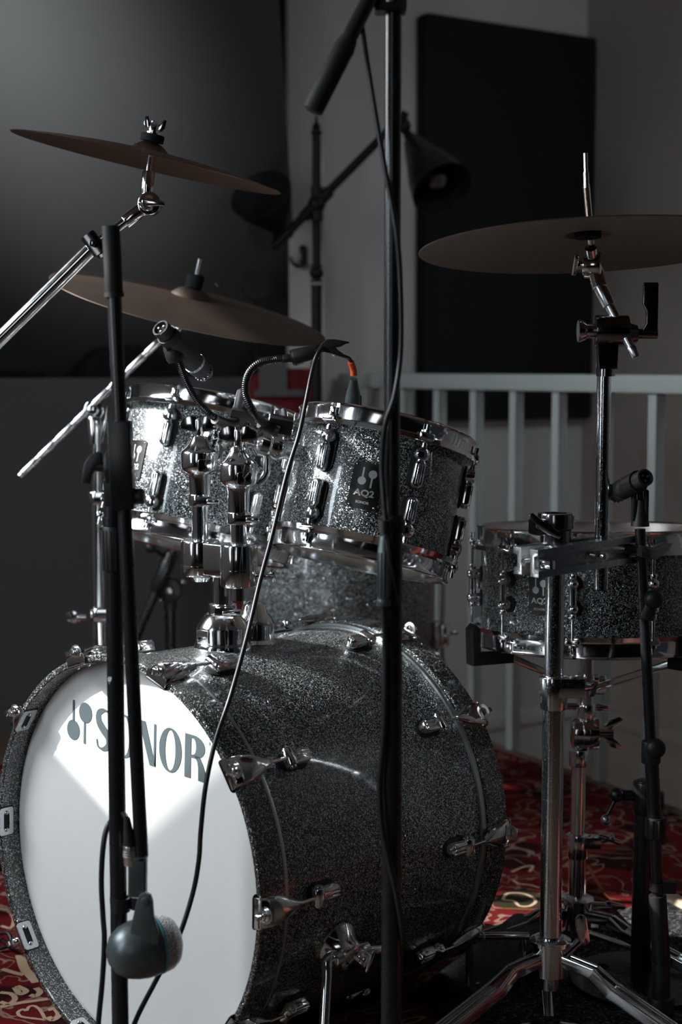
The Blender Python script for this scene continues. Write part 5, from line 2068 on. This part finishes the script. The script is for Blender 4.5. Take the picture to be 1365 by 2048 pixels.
# ---- snare microphone stand
NY = 2.10
nx = at(1284, 1100, NY).x
root = thing('microphone_stand', V((nx + .04, NY, 0)), 'slim black telescopic stand holding the snare microphone at the right edge', 'microphone stand')
n0, n1, n2, n3 = at(1281, 1058, NY), at(1303, 1500, NY), at(1311, 1650, NY), at(1316, 1790, NY)
mb = MB(); mb.cyl(n0, n1, .0075, seg=22); part('boom', mb, M_BLACK, root)
mb = MB(); mb.cyl(n1 - V((0, 0, 0)), n2, .0098, seg=24); part('middle_tube', mb, M_BLACK, root)
mb = MB(); mb.cyl(n2, n3, .0078, seg=24); part('inner_tube', mb, M_BLACK, root)
n4 = V((at(1326, 1920, NY).x, NY, 0)); n4 = at(1324, 1925, NY)
dd = (n4 - n3).normalized(); nend = n4
mb = MB(); mb.cyl(n3, nend, .0125, .0128, seg=24, bev=.001)
bt = nend + V((.0, 0, -(nend.z - .03)))
mb.cyl(nend, bt, .0125, seg=20)
part('lower_tube', mb, M_PLASTIC, root)
mic_legs(root, bt.x, bt.y, .26, (-20, 100, 215), .05)
mb = MB()
q = at(1303, 1504, NY)
mb.cyl(q - V((0, 0, .016)), q + V((0, 0, .016)), .0135, seg=24, bev=.002)
ck_ = part('clutch', mb, M_PLASTIC, root)
mb = MB(); mb.sphere(q + V((.004, -.012, .008)), .0142, (1, .7, 1)); part('knob', mb, M_PLASTIC, ck_)
mb = MB()
q = at(1312, 1655, NY)
mb.cyl(q - V((0, 0, .015)), q + V((0, 0, .015)), .0138, .0128, seg=24, bev=.001)
for a in range(0, 360, 40):
    d = V((math.cos(R_(a)), math.sin(R_(a)), 0)) * .0132
    mb.cyl(q + d - V((0, 0, .013)), q + d + V((0, 0, .013)), .0022, seg=8)
part('grip', mb, M_PLASTIC, root)
q = at(1302, 1196, NY)
mb = MB(); mb.sphere(q + V((.002, -.012, 0)), .0135, (1, .75, 1)); mb.cyl(q + V((-.006, 0, -.030)), q + V((.004, 0, .014)), .0110, seg=20, bev=.002)
part('boom_knob', mb, M_PLASTIC, root)
mb = MB(); q = at(1316, 1772, NY)
mb.closed_lathe([(.0095, -.006), (.0115, -.006), (.0115, .006), (.0095, .006)], frame(q, (0, 0, 1)), 24)
mb.box(frame(q + V((.015, -.005, 0)), (0, 0, 1)), .018, .012, .017, .002)
part('cable_clip', mb, M_PLASTIC, root)

# ---- snare microphone and its clip
croot = thing('microphone_clip', at(1281, 1040, NY), 'black clip on top of the slim stand, gripping the snare microphone', 'clip')
mb = MB()
c0_ = at(1281, 1052, NY)
mb.lathe([(0, 0), (.0130, 0), (.0125, .004), (.0085, .026), (.0075, .036), (0, .036)], frame(c0_, (0, 0, 1)), 24)
for s_ in (-1, 1):
    mb.prism(stadium(.006, .044), frame(at(1280, 1016, NY) + V((s_ * .0085, -.002, .004)), (0, -1, 0), (1, 0, 0)), -.006, .006, .0015)
part('socket', mb, M_PLASTIC, croot)
mb = MB(); mb.cyl(at(1282, 1020, NY), at(1281, 972, NY), .0040); part('stem', mb, M_PLASTIC, croot)
s0_, s1_ = at(1292, 955, NY - .045), at(1236, 984, NY + .02)
d = (s1_ - s0_).normalized()
mb = MB()
mb.closed_lathe([(.0128, .018), (.0150, .018), (.0150, .046), (.0128, .046)], frame(s0_, d), 28, arc=None)
part('ring', mb, M_PLASTIC, croot)
root = thing('microphone', s0_, 'small black microphone aimed at the snare drum, its three-pin socket facing out', 'microphone')


def pencil_mic(root, a, d, L, r, mat):
    M = frame(a, d)
    mb = MB()
    mb.lathe([(r * .70, .006), (r * .74, 0), (r * .92, 0), (r * .96, .003), (r, L * .55), (r * 1.12, L * .72), (r * 1.14, L * .90), (r * 1.0, L), (0, L)], M, 32)
    b = part('body', mb, mat, root)
    mb = MB(); mb.lathe([(0, .004), (r * .72, .004), (r * .72, .0055), (0, .0055)], M, 24); part('socket', mb, M_PANEL, b)
    mb = MB(); mb.closed_lathe([(r * .74, -.0006), (r * .94, -.0006), (r * .94, .0008), (r * .74, .0008)], M, 28); part('socket_rim', mb, M_DARKCHROME, b)
    mb = MB()
    for an in (90, 210, 330):
        mb.cyl(M @ V((r * .36 * math.cos(R_(an)), r * .36 * math.sin(R_(an)), .005)), M @ V((r * .36 * math.cos(R_(an)), r * .36 * math.sin(R_(an)), .0005)), r * .10, seg=8)
    part('pins', mb, M_PIN, b)
    mb = MB(); mb.closed_lathe([(r * 1.13, L * .80), (r * 1.17, L * .80), (r * 1.17, L * .84), (r * 1.13, L * .84)], M, 28)
    part('ring', mb, M_CHROME2, b)
    mb = MB()
    mb.lathe([(r * .95, L), (r * .95, L + .008), (r * .8, L + .012), (0, L + .013)], M, 28)
    for k in range(14):
        a_ = 2 * math.pi * k / 14
        mb.sphere(M @ V((r * 1.0 * math.cos(a_), r * 1.0 * math.sin(a_), L + .004)), .0022, seg=8)
    part('grille', mb, M_DARKCHROME, b)


pencil_mic(root, s0_, d, (s1_ - s0_).length, .0125, M_MICBLK)

# ---- second black stand at the right
QY = 2.30
qx = at(1287, 1700, QY).x
qz = lambda py: at(1287, py, QY).z
root = thing('microphone_stand', V((qx, QY, 0)), 'short thick black pole with a crank handle, just behind the snare microphone stand', 'microphone stand')
mb = MB(); mb.cyl((qx, QY, .03), (qx, QY, qz(1560)), .0165, .0140, seg=28, bev=.003); part('pole', mb, M_BLACK, root)
mb = MB(); q = V((qx + .002, QY, qz(1590)))
mb.cyl(q + V((-.0, 0, 0)), q + V((-.042, -.006, 0)), .0085, seg=20, bev=.002)
mb.sphere(q + V((-.046, -.008, .002)), .0115)
mb.cyl(q + V((-.046, -.010, 0)), q + V((-.062, -.016, -.030)), .0032)
mb.cyl(q + V((.0, 0, -.03)), q + V((0, 0, .022)), .0195, seg=24, bev=.003)
ch = part('crank', mb, M_BLACK, root)
mb = MB(); mb.sphere(q + V((-.063, -.017, -.034)), .0085); part('crank_knob', mb, M_CHROME2, ch, 'pale round knob')
mb = MB(); mb.lathe([(0, .012), (.11, .012), (.11, .024), (.02, .034), (0, .034)], frame((qx, QY, 0), (0, 0, 1)), 32); part('base', mb, M_BLACK, root)

# ---- blurred boom stand behind the left tom
KYs = 3.15
kx = at(341, 1250, KYs).x
kz_ = lambda py: at(341, py, KYs).z
root = thing('microphone_stand', V((kx, KYs, 0)), 'blurred black boom stand in the dark below the left rack tom', 'microphone stand')
mb = MB(); mb.cyl((kx, KYs, .03), (kx, KYs, kz_(1205)), .0115, seg=20); mb.cyl((kx, KYs, kz_(1236)), (kx, KYs, kz_(1232)), .0135); part('pole', mb, M_BLACK, root)
mb = MB(); q = V((kx, KYs, kz_(1180)))
mb.cyl(q + V((0, .015, 0)), q - V((0, .015, 0)), .026, seg=24, bev=.003); mb.cyl(q - V((0, 0, .04)), q, .014)
hg = part('hinge', mb, M_PLASTIC, root)
mb = MB(); mb.cyl(q - V((0, .015, .0)), q - V((0, .022, 0)), .0085, bev=.003); mb.sphere(q + V((.028, -.01, .018)), .006); mb.sphere(q + V((-.018, -.02, -.018)), .005)
part('hinge_bolt', mb, M_CHROME2, hg)
e0, e1 = at(262, 1300, KYs - .03), at(372, 1040, KYs - .03)
mb = MB(); mb.cyl(e0, e1, .0095, seg=20); m_ = e0.lerp(e1, .45); m2_ = e0.lerp(e1, .75); mb.cyl(m_, m2_, .0155, seg=20, bev=.002); part('boom', mb, M_BLACK, root)
mb = MB(); kk = at(302, 1094, KYs - .05); mb.cyl(at(325, 1110, KYs - .03), kk, .004); mb.sphere(kk, .0125); part('boom_knob', mb, M_PLASTIC, root)
mic_legs(root, kx, KYs, .30, (80, 200, 320), .12)

# ================================================================== CLIP-ON GOOSENECK HOLDERS
def gooseneck(P, r=.0047, seg=14):
    mb = MB()
    C = catmull(P, 14)
    # arc-length ribs
    n = len(C)
    dist = [0]
    for i in range(1, n): dist.append(dist[-1] + (C[i] - C[i - 1]).length)
    tot = dist[-1]
    m = int(tot / .0009)
    Q = []
    j = 0
    for i in range(m + 1):
        s_ = tot * i / m
        while j < n - 2 and dist[j + 1] < s_: j += 1
        t = (s_ - dist[j]) / max(dist[j + 1] - dist[j], 1e-9)
        Q.append(C[j].lerp(C[j + 1], min(max(t, 0), 1)))
    rad = lambda t: r * (1.0 if int(round(t * m)) % 3 else .86)
    return mb.tube(Q, rad, seg)


# right holder (its mic clip empty, its cable hanging out)
gy = 2.10
root = thing('gooseneck_holder', at(555, 850, 2.14), 'black gooseneck holder arching to the right over the toms, with an open empty clip', 'microphone holder', 'gooseneck holders on the tom rims')
P = [at(549, 857, 2.15), at(530, 848, gy + .03), at(506, 822, gy), at(491, 785, gy), at(497, 748, gy), at(520, 726, gy), at(553, 719, gy), at(572, 718, gy)]
nk = put('gooseneck', gooseneck(P, .0056).mesh('gooseneck', M_GOOSE, 80), root)
mb = MB()
j0, j1, j2 = at(566, 718, gy), at(586, 716, gy), at(636, 703, gy)
mb.cyl(j0, j1, .0060, seg=20, bev=.001); mb.closed_lathe([(.006, 0), (.0105, 0), (.0112, .004), (.006, .004)], frame(at(583, 716, gy), j2 - j1), 24)
mb.cyl(j1, j2, .0118, .0100, seg=28, bev=.002)
part('sleeve', mb, M_PLASTIC, nk)
mb = MB()
# open C clip seen from the side
M = frame(at(664, 697, gy), (.10, -1, .0), (1, .1, -.13))
C_ = [(-.022, .000), (-.026, -.007), (-.020, -.004), (-.012, .004), (-.004, .0125), (.004, .0155), (.014, .0165), (.024, .0155), (.0225, .0125), (.016, .011), (.010, .007), (.007, .001), (.010, -.003), (.018, -.008), (.027, -.0125), (.0275, -.0145), (.018, -.0135), (.006, -.0105), (-.006, -.010), (-.014, -.010)]
C_ = [(-.024, -.006), (-.018, -.001), (-.013, .007), (-.008, .0115), (.002, .0128), (.012, .0124), (.0215, .0118), (.0220, .0098), (.0175, .0085), (.0105, .0035), (.0045, .0018), (.0085, -.0015), (.0165, -.0058), (.0265, -.0088), (.0262, -.0112), (.012, -.0098), (.000, -.0072), (-.010, -.0062), (-.020, -.0090)]
mb.prism(C_, M, -.011, .011, .001)
part('clip', mb, M_RUBBER, root)
mb = MB()
cl = at(562, 852, 2.15)
mb.box(frame(cl + V((.0, 0, .002)), (0.2, -.25, 1), (1, 0, 0)), .034, .024, .022, .002)
mb.tube([at(520, 846, 2.13), at(545, 857, 2.14), at(560, 862, 2.14)], [.0075, .009], 14, smooth=4)
clm = part('rim_clamp', mb, M_PLASTIC, root)
mb = MB(); q = at(570, 832, 2.16)
mb.prism(stadium(.0085, .024), frame(q, (0, -1, 0), (1, 0, .15)), -.003, .003, .001)
part('clamp_screw', mb, M_CHROME2, clm)

# left holder with its microphone
root = thing('gooseneck_holder', at(490, 835, 2.26), 'black gooseneck holder curving up to the left over the left rack tom', 'microphone holder', 'gooseneck holders on the tom rims')
root['group'] = 'gooseneck holders on the tom rims'
gy2 = 2.20
P = [at(445, 842, gy2 + .02), at(425, 832, gy2), at(403, 812, gy2), at(386, 788, gy2), at(372, 760, gy2), at(358, 722, gy2)]
nk = put('gooseneck', gooseneck(P, .0052).mesh('gooseneck', M_GOOSE, 80), root)
mb = MB()
mb.cyl(at(358, 724, gy2), at(350, 704, gy2), .0062, .0085, seg=22, bev=.001)
mb.lathe([(0, 0), (.0120, 0), (.0140, .006), (.0130, .020), (.0115, .026), (0, .026)], frame(at(354, 722, gy2), at(341, 688, gy2) - at(354, 722, gy2)), 24)
part('sleeve', mb, M_PLASTIC, nk)
mb = MB()
mb.prism([(-.008, -.010), (.008, -.010), (.0065, .010), (.0100, .022), (.0070, .024), (.0, .012), (-.0085, .022), (-.0115, .019), (-.0065, .006)], frame(at(336, 684, gy2 - .014), (.1, -1, .0), (.86, 0, .5)), -.006, .004, .0015)
_a, _b = at(321, 656, gy2 - .03), at(405, 742, gy2 + .045)
mb.closed_lathe([(.0138, -.006), (.0158, -.006), (.0158, .006), (.0138, .006)], frame(_a.lerp(_b, .20), _b - _a), 32)
part('clip', mb, M_RUBBER, root)
mb = MB()
mb.box(frame(at(486, 838, 2.24), (0.2, -.25, 1), (1, 0, 0)), .036, .024, .030, .002)
mb.tube([at(430, 838, gy2), at(452, 848, gy2 + .02), at(472, 848, 2.23)], [.0075, .0095], 14, smooth=4)
clm = part('rim_clamp', mb, M_PLASTIC, root)
mb = MB(); mb.prism(stadium(.013, .044), frame(at(478, 806, 2.24), (0, -1, .0), (1, 0, -.22)), -.004, .004, .001)
part('clamp_lever', mb, M_CHROME2, clm)
a_, b_ = at(321, 656, gy2 - .03), at(405, 742, gy2 + .045)
root = thing('microphone', a_, 'dark tom microphone over the left rack tom, its bright-rimmed plug socket facing the camera', 'microphone')
d = (b_ - a_).normalized()
pencil_mic(root, a_, d, (b_ - a_).length, .0135, M_MICBLK)
M = frame(a_, d)
for ch in root.children:
    pass

# ---- the long hanging cable
mb = MB()
P = [at(652, 699, gy - .006), at(643, 698, gy - .016), at(632, 716, gy - .02), at(624, 745, gy - .02), at(613, 800, gy - .03), at(598, 870, gy - .04), at(575, 945, gy - .06), at(545, 1070, gy - .09), at(521, 1160, gy - .11), at(495, 1270, gy - .14), at(462, 1390, gy - .17), at(432, 1480, gy - .20), at(412, 1570, gy - .22), at(402, 1660, gy - .23), at(398, 1720, gy - .24), at(385, 1790, gy - .25), at(355, 1880, gy - .27), at(310, 1965, gy - .28), at(270, 2045, gy - .29), at(235, 2150, gy - .30)]
P += [V((P[-1].x - .03, gy - .33, .06)), V((P[-1].x - .10, gy - .40, .014)), V((P[-1].x - .4, gy - .5, .014))]
mb.tube(P, [.0030, .0033], 14, smooth=8)
o = put('cable', mb.mesh('cable', M_CABLE)); tag(o, 'long black cable hanging from the empty clip down across the bass drum head', 'cable')
# ---- taped plug standing behind the right tom's rim
root = thing('cable_plug', at(706, 830, 2.22), 'grey rubber cable plug with orange tape, standing behind the right rack tom rim', 'plug')
py_ = 2.16
mb = MB()
M = frame(at(706, 836, py_ + .03), at(708, 750, py_) - at(706, 836, py_ + .03))
mb.lathe([(0, 0), (.0112, 0), (.0115, .030), (.0098, .040), (.0062, .056), (.0052, .062), (0, .062)], M, 24)
part('boot', mb, M_MICGREY, root)
mb = MB()
mb.prism([(-.006, .010), (.006, .010), (.004, .030), (0, .036), (-.004, .030)], M @ frame((.0108, 0, 0), (1, 0, .0), (0, 1, 0)), -.002, .0012, .0005)
part('latch', mb, M_MICBLK, root)
mb = MB(); mb.tube([at(708, 752, py_), at(707, 738, py_), at(702, 724, py_ - .006)], [.0048, .0046], 16, smooth=4); part('tape', mb, M_ORANGE, root, 'orange tape')
mb = MB(); mb.tube([at(704, 728, py_), at(699, 718, py_ - .01), at(684, 712, py_ - .02), at(668, 708, py_ - .03)], [.0030, .0030], 12, smooth=6); part('wire', mb, M_CABLE, root)
mb = MB(); mb.cyl(at(708, 836, py_ + .03), at(708, 856, py_ + .05), .007); mb.cyl(at(722, 838, py_ + .03), at(722, 824, py_ + .03), .0022); part('socket', mb, M_MICBLK, root)

# ---- bass drum pedal hidden in the dark behind the bass drum, and the small hardware by it
root = thing('drum_pedal', fl(985, 1985, 0), 'dark footpedal half lost in the shadow behind the bass drum', 'pedal')
pq = fl(985, 1985, 0)
mb = MB()
dn = BAX.copy(); dn.z = 0; dn.normalize()
mb.prism(rrect(.09, .26, .012), frame(pq + V((.0, .02, .045)), (dn * -.22 + V((0, 0, 1))), V((-dn.y, dn.x, 0))), -.006, .006, .002)
part('footboard', mb, M_BLACK, root)
mb = MB(); mb.prism(rrect(.10, .30, .01), frame(pq + V((.0, .02, .020)), (0, 0, 1), V((-dn.y, dn.x, 0))), -.003, .003, .001)
part('base_plate', mb, M_BLACK, root)
mb = MB()
for dx in (-.024, 0): mb.cyl(at(980 + dx * 1000, 1966, 2.20), at(984 + dx * 1000, 1984, 2.20), .003)
mb.cyl(pq + V((-.04, -.05, .012)), pq + V((-.04, -.05, .11)), .006); mb.cyl(pq + V((.04, -.05, .012)), pq + V((.04, -.05, .11)), .006); mb.cyl(pq + V((-.05, -.05, .11)), pq + V((.05, -.05, .11)), .006)
part('frame', mb, M_CHROME, root)
# cable lying on the rug at the lower left
mb = MB()
P = [fl(-80, 1850, .012), fl(-20, 1868, .02), fl(14, 1866, .03), fl(22, 1885, .02), fl(5, 1896, .014), fl(-40, 1900, .012)]
mb.tube(P, [.0035, .0035], 10, smooth=8)
mb.tube([fl(5, 1880, .012), fl(20, 1892, .016), fl(42, 1900, .022)], [.004, .003], 10, smooth=6)
o = put('cable', mb.mesh('cable', M_CABLE)); tag(o, 'black cable curled on the red rug at the lower left edge', 'cable')
